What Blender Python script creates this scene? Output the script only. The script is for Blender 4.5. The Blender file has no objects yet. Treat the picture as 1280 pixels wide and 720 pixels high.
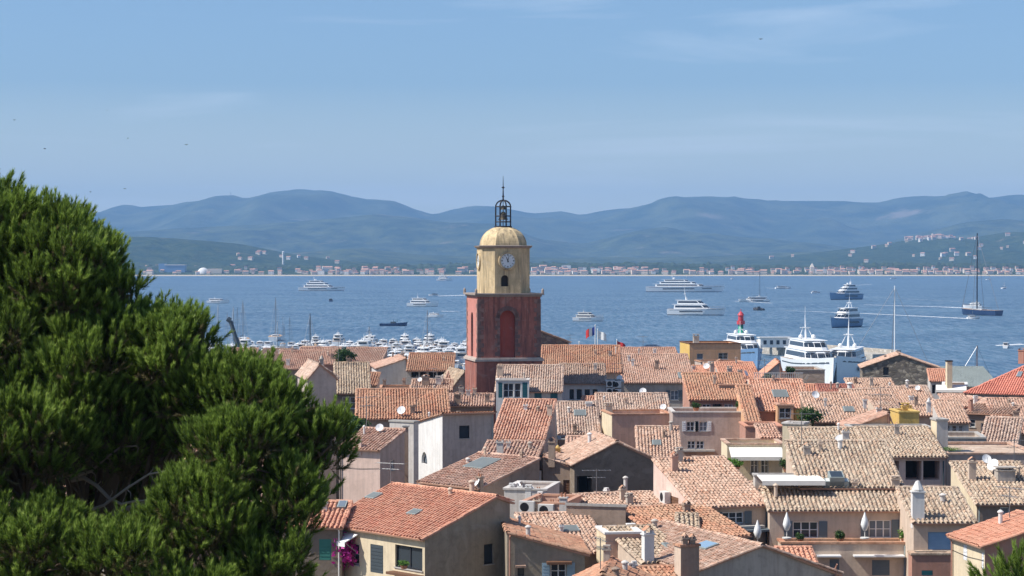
import bpy, math, random
import numpy as np
from mathutils import Vector, noise as mnoise
R = math.radians
random.seed(7); rng = np.random.default_rng(7)
SC = bpy.context.scene
COL = SC.collection
# ---------------------------------------------------------------- camera
F = 2600.0; CX, CY, HOR = 640.0, 360.0, 327.0
PIT = math.atan((CY-HOR)/F)
CAM = np.array([0.0, 0.0, 30.0])
cd = bpy.data.cameras.new('camera'); cam = bpy.data.objects.new('camera', cd); COL.objects.link(cam)
cam.location = CAM; cam.rotation_euler = (math.pi/2-PIT, 0, 0)
cd.sensor_width = 36.0; cd.lens = F/1280*36; cd.clip_start = 0.5; cd.clip_end = 60000
SC.camera = cam
SC.render.resolution_x = 1024; SC.render.resolution_y = 576
# ---------------------------------------------------------------- light
SUN_EL, SUN_B = R(50), R(11)          # elevation; degrees from pure left towards the camera
sdir = Vector((-math.cos(SUN_B)*math.cos(SUN_EL), -math.sin(SUN_B)*math.cos(SUN_EL), math.sin(SUN_EL)))
ld = bpy.data.lights.new('sun', 'SUN'); ld.energy = 5.0; ld.angle = R(0.5); ld.color = (1, .95, .87)
lo = bpy.data.objects.new('sun', ld); COL.objects.link(lo); lo.location = (-40, 0, 90)
lo.rotation_euler = sdir.to_track_quat('Z', 'Y').to_euler()
W = bpy.data.worlds.new('World'); SC.world = W; W.use_nodes = True
nt = W.node_tree; bg = nt.nodes['Background']
sk = nt.nodes.new('ShaderNodeTexSky'); sk.sky_type = 'NISHITA'; sk.sun_disc = False
sk.sun_elevation = SUN_EL; sk.sun_rotation = math.atan2(sdir.x, sdir.y)
sk.altitude = 0; sk.air_density = 1.0; sk.dust_density = 0.9; sk.ozone_density = 2.5
tc = nt.nodes.new('ShaderNodeTexCoord'); mp = nt.nodes.new('ShaderNodeMapping')
mp.inputs['Scale'].default_value = (3, 3, 30); mp.inputs['Rotation'].default_value = (0, R(9), 0)
nz = nt.nodes.new('ShaderNodeTexNoise'); nz.inputs['Scale'].default_value = 1.3; nz.inputs['Detail'].default_value = 7
nz.inputs['Roughness'].default_value = .55; nz.inputs['Distortion'].default_value = .6
rp = nt.nodes.new('ShaderNodeValToRGB'); rp.color_ramp.elements[0].position = .54; rp.color_ramp.elements[1].position = .86
rp.color_ramp.elements[1].color = (.5, .5, .5, 1)
mx = nt.nodes.new('ShaderNodeMix'); mx.data_type = 'RGBA'; mx.inputs[7].default_value = (7.5, 8.2, 9.0, 1)
hs = nt.nodes.new('ShaderNodeHueSaturation'); hs.inputs['Saturation'].default_value = 1.0
nt.links.new(tc.outputs['Generated'], mp.inputs[0]); nt.links.new(mp.outputs[0], nz.inputs[0])
nt.links.new(nz.outputs[0], rp.inputs[0]); nt.links.new(rp.outputs[0], mx.inputs[0])
nt.links.new(sk.outputs[0], hs.inputs['Color']); tn = nt.nodes.new('ShaderNodeMix'); tn.data_type = 'RGBA'; tn.blend_type = 'MULTIPLY'; tn.inputs[0].default_value = 1; tn.inputs[7].default_value = (.76, .88, 1.02, 1)
nt.links.new(hs.outputs[0], tn.inputs[6]); gx = nt.nodes.new('ShaderNodeSeparateXYZ'); gr = nt.nodes.new('ShaderNodeMapRange'); gr.inputs[1].default_value = 0.0; gr.inputs[2].default_value = .085; gr.inputs[3].default_value = .95; gr.inputs[4].default_value = 0
hzm = nt.nodes.new('ShaderNodeMix'); hzm.data_type = 'RGBA'; hzm.inputs[7].default_value = (7.5, 7.9, 6.4, 1)
nt.links.new(tc.outputs['Generated'], gx.inputs[0]); nt.links.new(gx.outputs[2], gr.inputs[0]); nt.links.new(gr.outputs[0], hzm.inputs[0]); nt.links.new(tn.outputs[2], hzm.inputs[6]); nt.links.new(hzm.outputs[2], mx.inputs[6])
nt.links.new(mx.outputs[2], bg.inputs['Color']); bg.inputs['Strength'].default_value = 0.10
vs = SC.view_settings; vs.view_transform = 'Standard'; vs.look = 'None'; vs.exposure = 0.40; vs.gamma = 1
SC.render.engine = 'CYCLES'
SC.cycles.max_bounces = 6; SC.cycles.volume_bounces = 0; SC.cycles.transparent_max_bounces = 8

# ---------------------------------------------------------------- projection helpers
_f = np.array([0, math.cos(PIT), -math.sin(PIT)]); _u = np.array([0, math.sin(PIT), math.cos(PIT)]); _r = np.array([1., 0, 0])
def ray(px, py): return _f*F + _r*(px-CX) + _u*(CY-py)
def pt(px, py, Y):
    d = ray(px, py); return CAM + d*(Y/d[1])
def on_z(px, py, z=0.0):
    d = ray(px, py); return CAM + d*((z-CAM[2])/d[2])
def gz(Y):   # ground height of the slope below the viewpoint
    return float(np.interp(Y, [-30, 0, 10, 25, 45, 75, 100, 150, 220, 330, 372], [30, 28.3, 26.5, 22.5, 16, 9, 6.5, 5.2, 3.8, 1.8, 1.4]))

# ---------------------------------------------------------------- mesh builder
class MB:
    def __init__(s): s.b = []; s.nv = 0
    def add(s, V, Fc, m=0, rnd=None):
        V = np.asarray(V, float).reshape(-1, 3); Fc = np.asarray(Fc, int)
        if len(Fc) == 0: return s
        n = len(Fc)
        r = np.full(n, random.random()) if rnd is None else np.broadcast_to(np.asarray(rnd, float), (n,))
        s.b.append((V, Fc+s.nv, np.full(n, m, int), r)); s.nv += len(V); return s
    def quad(s, a, b, c, d, m=0): return s.add([a, b, c, d], [[0, 1, 2, 3]], m)
    def tri(s, a, b, c, m=0): return s.add([a, b, c], [[0, 1, 2]], m)
    def obox(s, o, x, y, z, m=0):       # box from corner o with edge vectors
        o, x, y, z = (np.asarray(q, float) for q in (o, x, y, z))
        V = [o, o+x, o+x+y, o+y, o+z, o+x+z, o+x+y+z, o+y+z]
        return s.add(V, [[0, 3, 2, 1], [4, 5, 6, 7], [0, 1, 5, 4], [1, 2, 6, 5], [2, 3, 7, 6], [3, 0, 4, 7]], m)
    def box(s, x0, x1, y0, y1, z0, z1, m=0): return s.obox((x0, y0, z0), (x1-x0, 0, 0), (0, y1-y0, 0), (0, 0, z1-z0), m)
    def tube(s, pts, rad, n=6, m=0, cap=True):
        pts = [np.asarray(p, float) for p in pts]; k = len(pts)
        rad = [rad]*k if np.isscalar(rad) else rad
        V = []
        for i, p in enumerate(pts):
            t = pts[min(i+1, k-1)]-pts[max(i-1, 0)]; t = t/(np.linalg.norm(t)+1e-9)
            up = np.array([0, 0, 1.]) if abs(t[2]) < .9 else np.array([1., 0, 0])
            a = np.cross(t, up); a /= np.linalg.norm(a); b = np.cross(t, a)
            for j in range(n):
                th = 2*math.pi*j/n; V.append(p+rad[i]*(a*math.cos(th)+b*math.sin(th)))
        Fc = [[i*n+j, i*n+(j+1) % n, (i+1)*n+(j+1) % n, (i+1)*n+j] for i in range(k-1) for j in range(n)]
        s.add(V, Fc, m)
        if cap:
            for e, i in ((0, 0), (1, k-1)):
                s.add([pts[i]]+V[i*n:(i+1)*n], [[0, 1+j, 1+(j+1) % n] for j in range(n)], m)
        return s
    def lathe(s, c, prof, n=16, m=0, rot=0, close=False):   # prof [(r,z)]
        V = []
        for r, z in prof:
            for j in range(n):
                th = rot+2*math.pi*j/n; V.append((c[0]+r*math.cos(th), c[1]+r*math.sin(th), c[2]+z))
        Fc = [[i*n+j, i*n+(j+1) % n, (i+1)*n+(j+1) % n, (i+1)*n+j] for i in range(len(prof)-1) for j in range(n)]
        return s.add(V, Fc, m)
    def prism(s, poly, y0, y1, m=0):    # polygon in xz extruded along y
        n = len(poly); V = [(x, y0, z) for x, z in poly]+[(x, y1, z) for x, z in poly]
        s.add(V, [[i, (i+1) % n, n+(i+1) % n, n+i] for i in range(n)], m)
        s.add(V[:n], [list(range(n))], m); s.add(V[n:], [list(range(n))[::-1]], m); return s
    def build(s, name, mats, parent=None, smooth=False, loc=None):
        if not isinstance(mats, (list, tuple)): mats = [mats]
        me = bpy.data.meshes.new(name)
        V = np.concatenate([b[0] for b in s.b]); me.vertices.add(len(V)); me.vertices.foreach_set('co', V.astype(np.float32).ravel())
        cnt = np.concatenate([np.full(len(b[1]), b[1].shape[1]) for b in s.b])
        idx = np.concatenate([b[1].ravel() for b in s.b])
        me.loops.add(len(idx)); me.loops.foreach_set('vertex_index', idx.astype(np.int32))
        me.polygons.add(len(cnt)); st = np.concatenate([[0], np.cumsum(cnt)[:-1]])
        me.polygons.foreach_set('loop_start', st.astype(np.int32))
        me.polygons.foreach_set('material_index', np.concatenate([b[2] for b in s.b]).astype(np.int32))
        me.polygons.foreach_set('use_smooth', np.full(len(cnt), bool(smooth)))
        at = me.attributes.new('rnd', 'FLOAT', 'FACE'); at.data.foreach_set('value', np.concatenate([b[3] for b in s.b]).astype(np.float32))
        for q in mats: me.materials.append(M[q] if isinstance(q, str) else q)
        me.update(calc_edges=True)
        o = bpy.data.objects.new(name, me); COL.objects.link(o)
        if parent is not None: o.parent = parent
        if loc is not None: o.location = loc
        return o
def tag(o, label=None, cat=None, group=None, kind=None):
    if label: o['label'] = label
    if cat: o['category'] = cat
    if group: o['group'] = group
    if kind: o['kind'] = kind
    return o
def thing(name, label, cat, loc=(0, 0, 0), rz=0.0, group=None):
    o = bpy.data.objects.new(name, None); COL.objects.link(o); o.location = [float(q) for q in loc]; o.rotation_euler = (0, 0, rz)
    o.empty_display_size = .5
    return tag(o, label, cat, group)
def copy_tree(o, parent=None):
    c = o.copy(); COL.objects.link(c)
    if parent is not None: c.parent = parent
    for ch in KIDS.get(o.name) or list(o.children): copy_tree(ch, c)
    return c
KIDS = {}
def dup(root, loc, rz, label, group=None):
    c = copy_tree(root); c.location = [float(q) for q in loc]; c.rotation_euler = (0, 0, rz); c['label'] = label
    if group: c['group'] = group
    return c

# ---------------------------------------------------------------- materials
M = {}
class NT:
    def __init__(s, name):
        m = bpy.data.materials.new(name); m.use_nodes = True; s.m = m; s.t = m.node_tree; s.b = s.t.nodes['Principled BSDF']; M[name] = m
    def n(s, ty, **k):
        q = s.t.nodes.new(ty)
        for a, v in k.items():
            if a in q.inputs: q.inputs[a].default_value = v
            else: setattr(q, a, v)
        return q
    def l(s, a, b): s.t.links.new(a, b)
    def coord(s, scale=(1, 1, 1), kind='Object'):
        c = s.n('ShaderNodeTexCoord'); m = s.n('ShaderNodeMapping'); m.inputs['Scale'].default_value = scale
        s.l(c.outputs[kind], m.inputs[0]); return m.outputs[0]
    def noise(s, vec, scale, detail=4, rough=.55, dist=0):
        q = s.n('ShaderNodeTexNoise'); q.inputs['Scale'].default_value = scale; q.inputs['Detail'].default_value = detail
        q.inputs['Roughness'].default_value = rough; q.inputs['Distortion'].default_value = dist
        if vec is not None: s.l(vec, q.inputs[0])
        return q.outputs[0]
    def ramp(s, fac, stops, const=False):
        q = s.n('ShaderNodeValToRGB'); e = q.color_ramp.elements
        if const: q.color_ramp.interpolation = 'CONSTANT'
        while len(e) > 1: e.remove(e[-1])
        e[0].position = stops[0][0]; e[0].color = (*stops[0][1], 1) if len(stops[0][1]) == 3 else stops[0][1]
        for p, c in stops[1:]:
            x = e.new(p); x.color = (*c, 1)
        s.l(fac, q.inputs[0]); return q.outputs[0]
    def mix(s, fac, a, b, mode='MIX'):
        q = s.n('ShaderNodeMix'); q.data_type = 'RGBA'; q.blend_type = mode
        for i, x in ((0, fac), (6, a), (7, b)):
            if hasattr(x, 'links'): s.l(x, q.inputs[i])
            else: q.inputs[i].default_value = x if i == 0 else (*x, 1)
        return q.outputs[2]
    def bump(s, h, dist=.02, strength=.5):
        q = s.n('ShaderNodeBump'); q.inputs['Distance'].default_value = dist; q.inputs['Strength'].default_value = strength
        s.l(h, q.inputs['Height']); s.l(q.outputs[0], s.b.inputs['Normal'])
    def out(s, col=None, rough=.8, metal=0, spec=.3):
        if col is not None:
            if hasattr(col, 'links'): s.l(col, s.b.inputs['Base Color'])
            else: s.b.inputs['Base Color'].default_value = (*col, 1)
        s.b.inputs['Roughness'].default_value = rough; s.b.inputs['Metallic'].default_value = metal
        s.b.inputs['Specular IOR Level'].default_value = spec
        return s.m
def g3(v): return (v, v, v)
def plain(name, col, rough=.6, metal=0, spec=.3, var=.12):
    n = NT(name); v = n.coord(); q = n.noise(v, 2.3, 5)
    f = n.ramp(q, [(.3, g3(1-var)), (.7, g3(1.0))])
    return n.out(n.mix(1.0, col, f, 'MULTIPLY'), rough, metal, spec)
def tiles(name, cols, patch, pam=.5, dark=.5):
    n = NT(name); a = n.n('ShaderNodeAttribute', attribute_name='rnd')
    k = len(cols); v = n.coord(); f1 = n.n('ShaderNodeMath', operation='MULTIPLY'); n.l(a.outputs['Fac'], f1.inputs[0]); f1.inputs[1].default_value = .45
    f2 = n.n('ShaderNodeMapRange'); f2.inputs[1].default_value = .3; f2.inputs[2].default_value = .7; f2.inputs[4].default_value = .55; n.l(n.noise(v, .9, 6, .7), f2.inputs[0])
    f3 = n.n('ShaderNodeMath', operation='ADD'); n.l(f1.outputs[0], f3.inputs[0]); n.l(f2.outputs[0], f3.inputs[1]); c = n.ramp(f3.outputs[0], [((i+.5)/k, q) for i, q in enumerate(cols)])
    p = n.ramp(n.noise(v, .55, 6, .65, .4), [(.5-.12, g3(0)), (.5+.22, g3(pam))])
    c = n.mix(p, c, patch)
    p2 = n.ramp(n.noise(v, 3.1, 5, .7), [(.44, g3(0)), (.66, g3(dark))])
    c = n.mix(p2, c, (.13, .095, .07))
    p3 = n.ramp(n.noise(v, 9, 3, .6), [(.3, g3(.82)), (.7, g3(1.08))])
    c = n.mix(1.0, c, p3, 'MULTIPLY')
    n.bump(n.noise(v, 18, 3), .01, .5)
    return n.out(c, .9, 0, .12)
def plaster(name, col, stain=.35, dirt=(.22, .17, .14), streak=.5):
    n = NT(name); v = n.coord(); vs_ = n.coord((2.2, 2.2, .22))
    c = n.mix(n.ramp(n.noise(v, .45, 5, .6), [(.35, g3(0)), (.7, g3(.5))]), col, tuple(min(.85, q*1.22+.03) for q in col))
    c = n.mix(n.ramp(n.noise(vs_, 1.2, 6, .65), [(.44, g3(0)), (.68, g3(min(1, 1.7*streak*stain)))]), c, dirt)
    c = n.mix(n.ramp(n.noise(v, 2.1, 6, .7, .5), [(.48, g3(0)), (.68, g3(min(.9, stain*1.35)))]), c, tuple(q*.72 for q in col))
    c = n.mix(n.ramp(n.noise(v, .8, 3, .5, 1.2), [(.60, g3(0)), (.64, g3(.12))]), c, (.52, .47, .41))
    n.bump(n.noise(v, 9, 5), .012, .6)
    return n.out(c, .93, 0, .15)
def stone(name, cols, scale=2.2, mortar=(.3, .26, .21)):
    n = NT(name); v = n.coord((1, 1, 1.5)); w = n.noise(v, 3, 2)
    vo = n.n('ShaderNodeTexVoronoi'); vo.inputs['Scale'].default_value = scale; vo.inputs['Randomness'].default_value = 1; n.l(v, vo.inputs[0])
    sp = n.n('ShaderNodeSeparateColor'); n.l(vo.outputs['Color'], sp.inputs[0])
    k = len(cols); c = n.ramp(sp.outputs[0], [(i/k, q) for i, q in enumerate(cols)], True)
    ve = n.n('ShaderNodeTexVoronoi'); ve.feature = 'DISTANCE_TO_EDGE'; ve.inputs['Scale'].default_value = scale; n.l(v, ve.inputs[0])
    e = n.ramp(ve.outputs['Distance'], [(.02, g3(1)), (.08, g3(0))])
    c = n.mix(e, c, mortar)
    c = n.mix(n.ramp(n.noise(v, .5, 5), [(.4, g3(0)), (.7, g3(.4))]), c, tuple(q*.6 for q in cols[0]))
    n.bump(ve.outputs['Distance'], .05, .6)
    return n.out(c, .95, 0, .1)

tiles('t_orange', [(.68, .31, .20), (.60, .26, .17), (.72, .36, .24), (.64, .30, .19), (.54, .24, .16)], (.66, .40, .28), .5, .3)
tiles('t_terra', [(.55, .25, .15), (.45, .19, .115), (.62, .33, .21), (.40, .2, .13), (.60, .38, .26)], (.55, .38, .25), .6, .5)
tiles('t_striped', [(.66, .32, .21), (.52, .22, .14), (.72, .44, .31), (.58, .27, .18), (.72, .5, .38)], (.60, .36, .26), .4, .35)
tiles('t_mixed', [(.62, .38, .26), (.48, .25, .165), (.70, .50, .38), (.50, .30, .21), (.68, .42, .30), (.64, .50, .40)], (.62, .46, .36), .6, .6)
tiles('t_pale', [(.58, .43, .30), (.48, .32, .21), (.62, .49, .35), (.40, .29, .21), (.52, .36, .24), (.55, .45, .35)], (.50, .43, .34), .6, .7)
tiles('t_straw', [(.60, .46, .33), (.52, .34, .23), (.64, .52, .39), (.42, .31, .23), (.58, .38, .26), (.62, .45, .31)], (.55, .46, .36), .5, .7)
tiles('t_brown', [(.34, .2, .15), (.26, .16, .12), (.42, .27, .2), (.22, .15, .12)], (.34, .26, .2), .5, .5)
tiles('t_terra2', [(.52, .30, .21), (.40, .23, .16), (.60, .40, .30), (.36, .22, .17), (.50, .36, .28)], (.50, .42, .34), .7, .7)
tiles('t_terra3', [(.60, .34, .24), (.50, .26, .18), (.68, .44, .33), (.44, .25, .18), (.64, .40, .30)], (.66, .50, .40), .6, .5)
tiles('t_striped2', [(.62, .40, .29), (.48, .28, .20), (.70, .52, .41), (.42, .28, .22), (.66, .46, .35)], (.56, .46, .38), .6, .6)
tiles('t_orange2', [(.62, .33, .23), (.52, .27, .19), (.68, .42, .31), (.46, .25, .18)], (.60, .44, .34), .65, .6)
tiles('t_red', [(.40, .15, .11), (.34, .13, .1), (.46, .18, .13)], (.36, .2, .16), .4, .3)
tiles('t_coral', [(.72, .27, .19), (.68, .25, .175), (.75, .30, .21)], (.70, .32, .24), .25, .15)
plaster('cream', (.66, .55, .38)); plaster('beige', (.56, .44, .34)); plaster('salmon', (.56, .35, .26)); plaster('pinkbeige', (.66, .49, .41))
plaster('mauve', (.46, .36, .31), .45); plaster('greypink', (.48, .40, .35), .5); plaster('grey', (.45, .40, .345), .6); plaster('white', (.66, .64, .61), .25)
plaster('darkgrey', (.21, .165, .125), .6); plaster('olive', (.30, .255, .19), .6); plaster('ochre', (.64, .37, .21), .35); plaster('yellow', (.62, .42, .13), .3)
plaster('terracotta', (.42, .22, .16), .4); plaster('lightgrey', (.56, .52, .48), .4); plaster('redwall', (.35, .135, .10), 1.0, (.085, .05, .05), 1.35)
plaster('redwall_sunlit', (.52, .21, .17), .45); plaster('toweryellow', (.60, .46, .27), .85, (.20, .16, .11), 1.3); plaster('concrete', (.40, .38, .35), .5)
plaster('cornice', (.30, .25, .22), .4); plaster('paleyellow', (.70, .58, .40), .3); plaster('brownwall', (.34, .25, .19), .6)
stone('rubble', [(.24, .205, .165), (.14, .12, .10), (.34, .29, .23), (.19, .16, .135), (.42, .36, .28)], 2.1, (.15, .13, .105))
stone('quoin', [(.24, .14, .12), (.17, .11, .1), (.3, .18, .15)], 1.2, (.22, .14, .12))
stone('tilepave', [(.55, .42, .32), (.47, .34, .26), (.62, .5, .4)], 1.4, (.4, .3, .22))
stone('quaystone', [(.46, .42, .36), (.38, .35, .3), (.52, .48, .42)], .9, (.3, .27, .23))
stone('brownstone', [(.26, .17, .13), (.2, .13, .11), (.32, .22, .17)], 2.4, (.2, .15, .12))
plain('whitepaint', (.80, .80, .79), .35, 0, .5, .06); plain('offwhite', (.66, .64, .60), .5, 0, .4)
plain('darkframe', (.035, .035, .04), .5); plain('brownwood', (.16, .08, .045), .7); plain('shutgrey', (.13, .16, .18), .6); plain('shutdark', (.06, .075, .085), .6)
plain('shutteal', (.03, .13, .15), .6); plain('shutgreen', (.05, .2, .16), .6); plain('shutblue', (.16, .33, .46), .6); plain('rollblue', (.19, .33, .50), .5)
plain('shutwhite', (.72, .72, .72), .5); plain('shutlb', (.3, .42, .5), .6)
plain('iron', (.045, .045, .055), .55, .5, .4); plain('metalgrey', (.35, .36, .37), .45, .6); plain('zinc', (.30, .34, .33), .6, .1); plain('antenna', (.3, .3, .3), .4, .7)
plain('bronze', (.1, .085, .06), .5, .6); plain('canvas', (.80, .77, .70), .9); plain('canvasw', (.82, .82, .80), .9); plain('clockface', (.72, .76, .80), .5); plain('black', (.015, .015, .018), .5)
plain('navy', (.02, .05, .13), .4, 0, .5); plain('hullblue', (.17, .29, .46), .35, 0, .5); plain('red', (.55, .04, .04), .6); plain('flagblue', (.03, .06, .3), .8); plain('green', (.03, .33, .2), .5)
plain('lightred', (.55, .06, .07), .5); plain('teak', (.42, .28, .17), .7); plain('rubber', (.04, .04, .045), .7); plain('blueroof', (.05, .085, .15), .5); plain('chalk', (.8, .8, .8), .8)
plain('room', (.05, .042, .038), .95); plain('pot', (.42, .19, .11), .85); plain('magenta', (.5, .02, .28), .7); plain('bark', (.17, .125, .09), .95, 0, .1, .4); plain('potrim', (.5, .28, .19), .9)
plain('bird', (.05, .05, .05), .8); plain('skylightblue', (.25, .36, .47), .12, 0, .6); plain('skylightgrey', (.17, .185, .175), .45, 0, .4)
def glass(name, col, rough=.06):
    n = NT(name); return n.out(col, rough, 0, .6)
glass('pane', (.035, .045, .055)); glass('panepale', (.16, .19, .22), .12); glass('yachtglass', (.02, .028, .04), .08)
def leaf(name, a, b, c=None):
    n = NT(name); at = n.n('ShaderNodeAttribute', attribute_name='rnd')
    col = n.ramp(at.outputs['Fac'], [(0, a), (.75, b)]+([(.95, c)] if c else []))
    n.out(col, .55, 0, .25)
    tr = n.n('ShaderNodeBsdfTranslucent'); n.l(col, tr.inputs[0]); ms = n.n('ShaderNodeMixShader'); ms.inputs[0].default_value = .42
    o = n.t.nodes['Material Output']; n.l(n.b.outputs[0], ms.inputs[1]); n.l(tr.outputs[0], ms.inputs[2]); n.l(ms.outputs[0], o.inputs[0])
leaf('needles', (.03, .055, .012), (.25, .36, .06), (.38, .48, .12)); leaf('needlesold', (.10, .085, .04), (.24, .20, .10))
leaf('leafdark', (.02, .05, .015), (.06, .12, .03)); leaf('leafbright', (.06, .14, .02), (.16, .3, .05)); leaf('bloom', (.4, .01, .22), (.62, .06, .38))
# ---------------------------------------------------------------- roof tiles
def inpoly(a, b, poly):
    ok = np.ones(a.shape, bool); k = len(poly)
    ar = sum(poly[i][0]*poly[(i+1) % k][1]-poly[(i+1) % k][0]*poly[i][1] for i in range(k))
    sg = 1 if ar > 0 else -1
    for i in range(k):
        (x0, y0), (x1, y1) = poly[i], poly[(i+1) % k]
        ok &= sg*((x1-x0)*(b-y0)-(y1-y0)*(a-x0)) >= -1e-6
    return ok
def tile_plane(mb, O, A, B, poly, m=0, pitch=.22, row=.34):
    O, A, B = (np.asarray(q, float) for q in (O, A, B)); N = np.cross(A, B); N /= np.linalg.norm(N)
    if N[2] < 0: N = -N
    a0, a1 = min(p[0] for p in poly), max(p[0] for p in poly); b0, b1 = min(p[1] for p in poly), max(p[1] for p in poly)
    # bed slab under the tiles
    P = [O+A*x+B*y for x, y in poly]; k = len(P); Q = [p-N*.09 for p in P]
    mb.add(P+Q, [list(range(k))], m, .4); mb.add(P+Q, [[k+i for i in range(k)][::-1]], 1, .4)
    mb.add(P+Q, [[i, (i+1) % k, k+(i+1) % k, k+i] for i in range(k)], 1, .4)
    nc = max(1, int(round((a1-a0)/pitch))); pt_ = (a1-a0)/nc; nr = max(1, int(math.ceil((b1-b0)/row)))
    ca, ra = np.meshgrid(a0+pt_*(np.arange(nc)+.5), b0+row*np.arange(nr), indexing='ij')
    ca = ca.ravel(); ra = ra.ravel()
    k_ = inpoly(ca, np.clip(ra+row*.5, b0, b1-.02), poly); ca, ra = ca[k_], ra[k_]; n = len(ca)
    if n == 0: return
    ca = ca+rng.normal(0, .012, n); ra = ra+rng.normal(0, .012, n)
    L = np.minimum(row+.05, b1-ra+.02); lift = .022+rng.normal(0, .006, n); sk_ = rng.normal(0, .012, n)
    r0 = .078; th = np.linspace(math.pi, 0, 5); px_, pz_ = np.cos(th)*r0, np.sin(th)*.075
    V = np.zeros((n, 10, 3))
    for e in (0, 1):
        for j in range(5):
            w = 1.0 if e == 0 else .86
            aa = ca+px_[j]*w+(sk_ if e else 0); bb = ra+(L if e else 0); hh = pz_[j]*w+(0 if e else lift)+.004+.022*(1+np.sin(ca*1.3+O[0])*np.sin(ra*.9+O[1]))*(1 if e == 0 else 1)
            V[:, e*5+j] = O+aa[:, None]*A+bb[:, None]*B+hh[:, None]*N
    base = (np.arange(n)*10)[:, None, None]
    fq = np.array([[j, j+1, 6+j, 5+j] for j in range(4)])[None]
    mb.add(V.reshape(-1, 3), (base+fq).reshape(-1, 4), m, np.repeat(rng.random(n), 4))
def ridge_caps(mb, P, Q, m=0, r=.13):
    P = np.asarray(P, float); Q = np.asarray(Q, float); L = np.linalg.norm(Q-P)
    if L < .3: return
    t = (Q-P)/L; s_ = np.cross(t, [0, 0, 1.]); s_ /= np.linalg.norm(s_)+1e-9; up = np.cross(s_, t); n = max(1, int(L/.38))
    for i in range(n):
        a = P+t*(L*i/n-.02); b = P+t*(L*(i+1)/n); j = random.gauss(0, .012); h = random.gauss(0, .008)
        V = []
        for q, rr in ((a, r*1.06), (b, r*.92)):
            for k in range(6):
                th = math.pi*k/5; V.append(q+s_*(math.cos(th)*rr+j)+up*(math.sin(th)*rr*.85-.02+h))
        mb.add(V, [[k, k+1, 7+k, 6+k] for k in range(5)], m, random.random())

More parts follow.
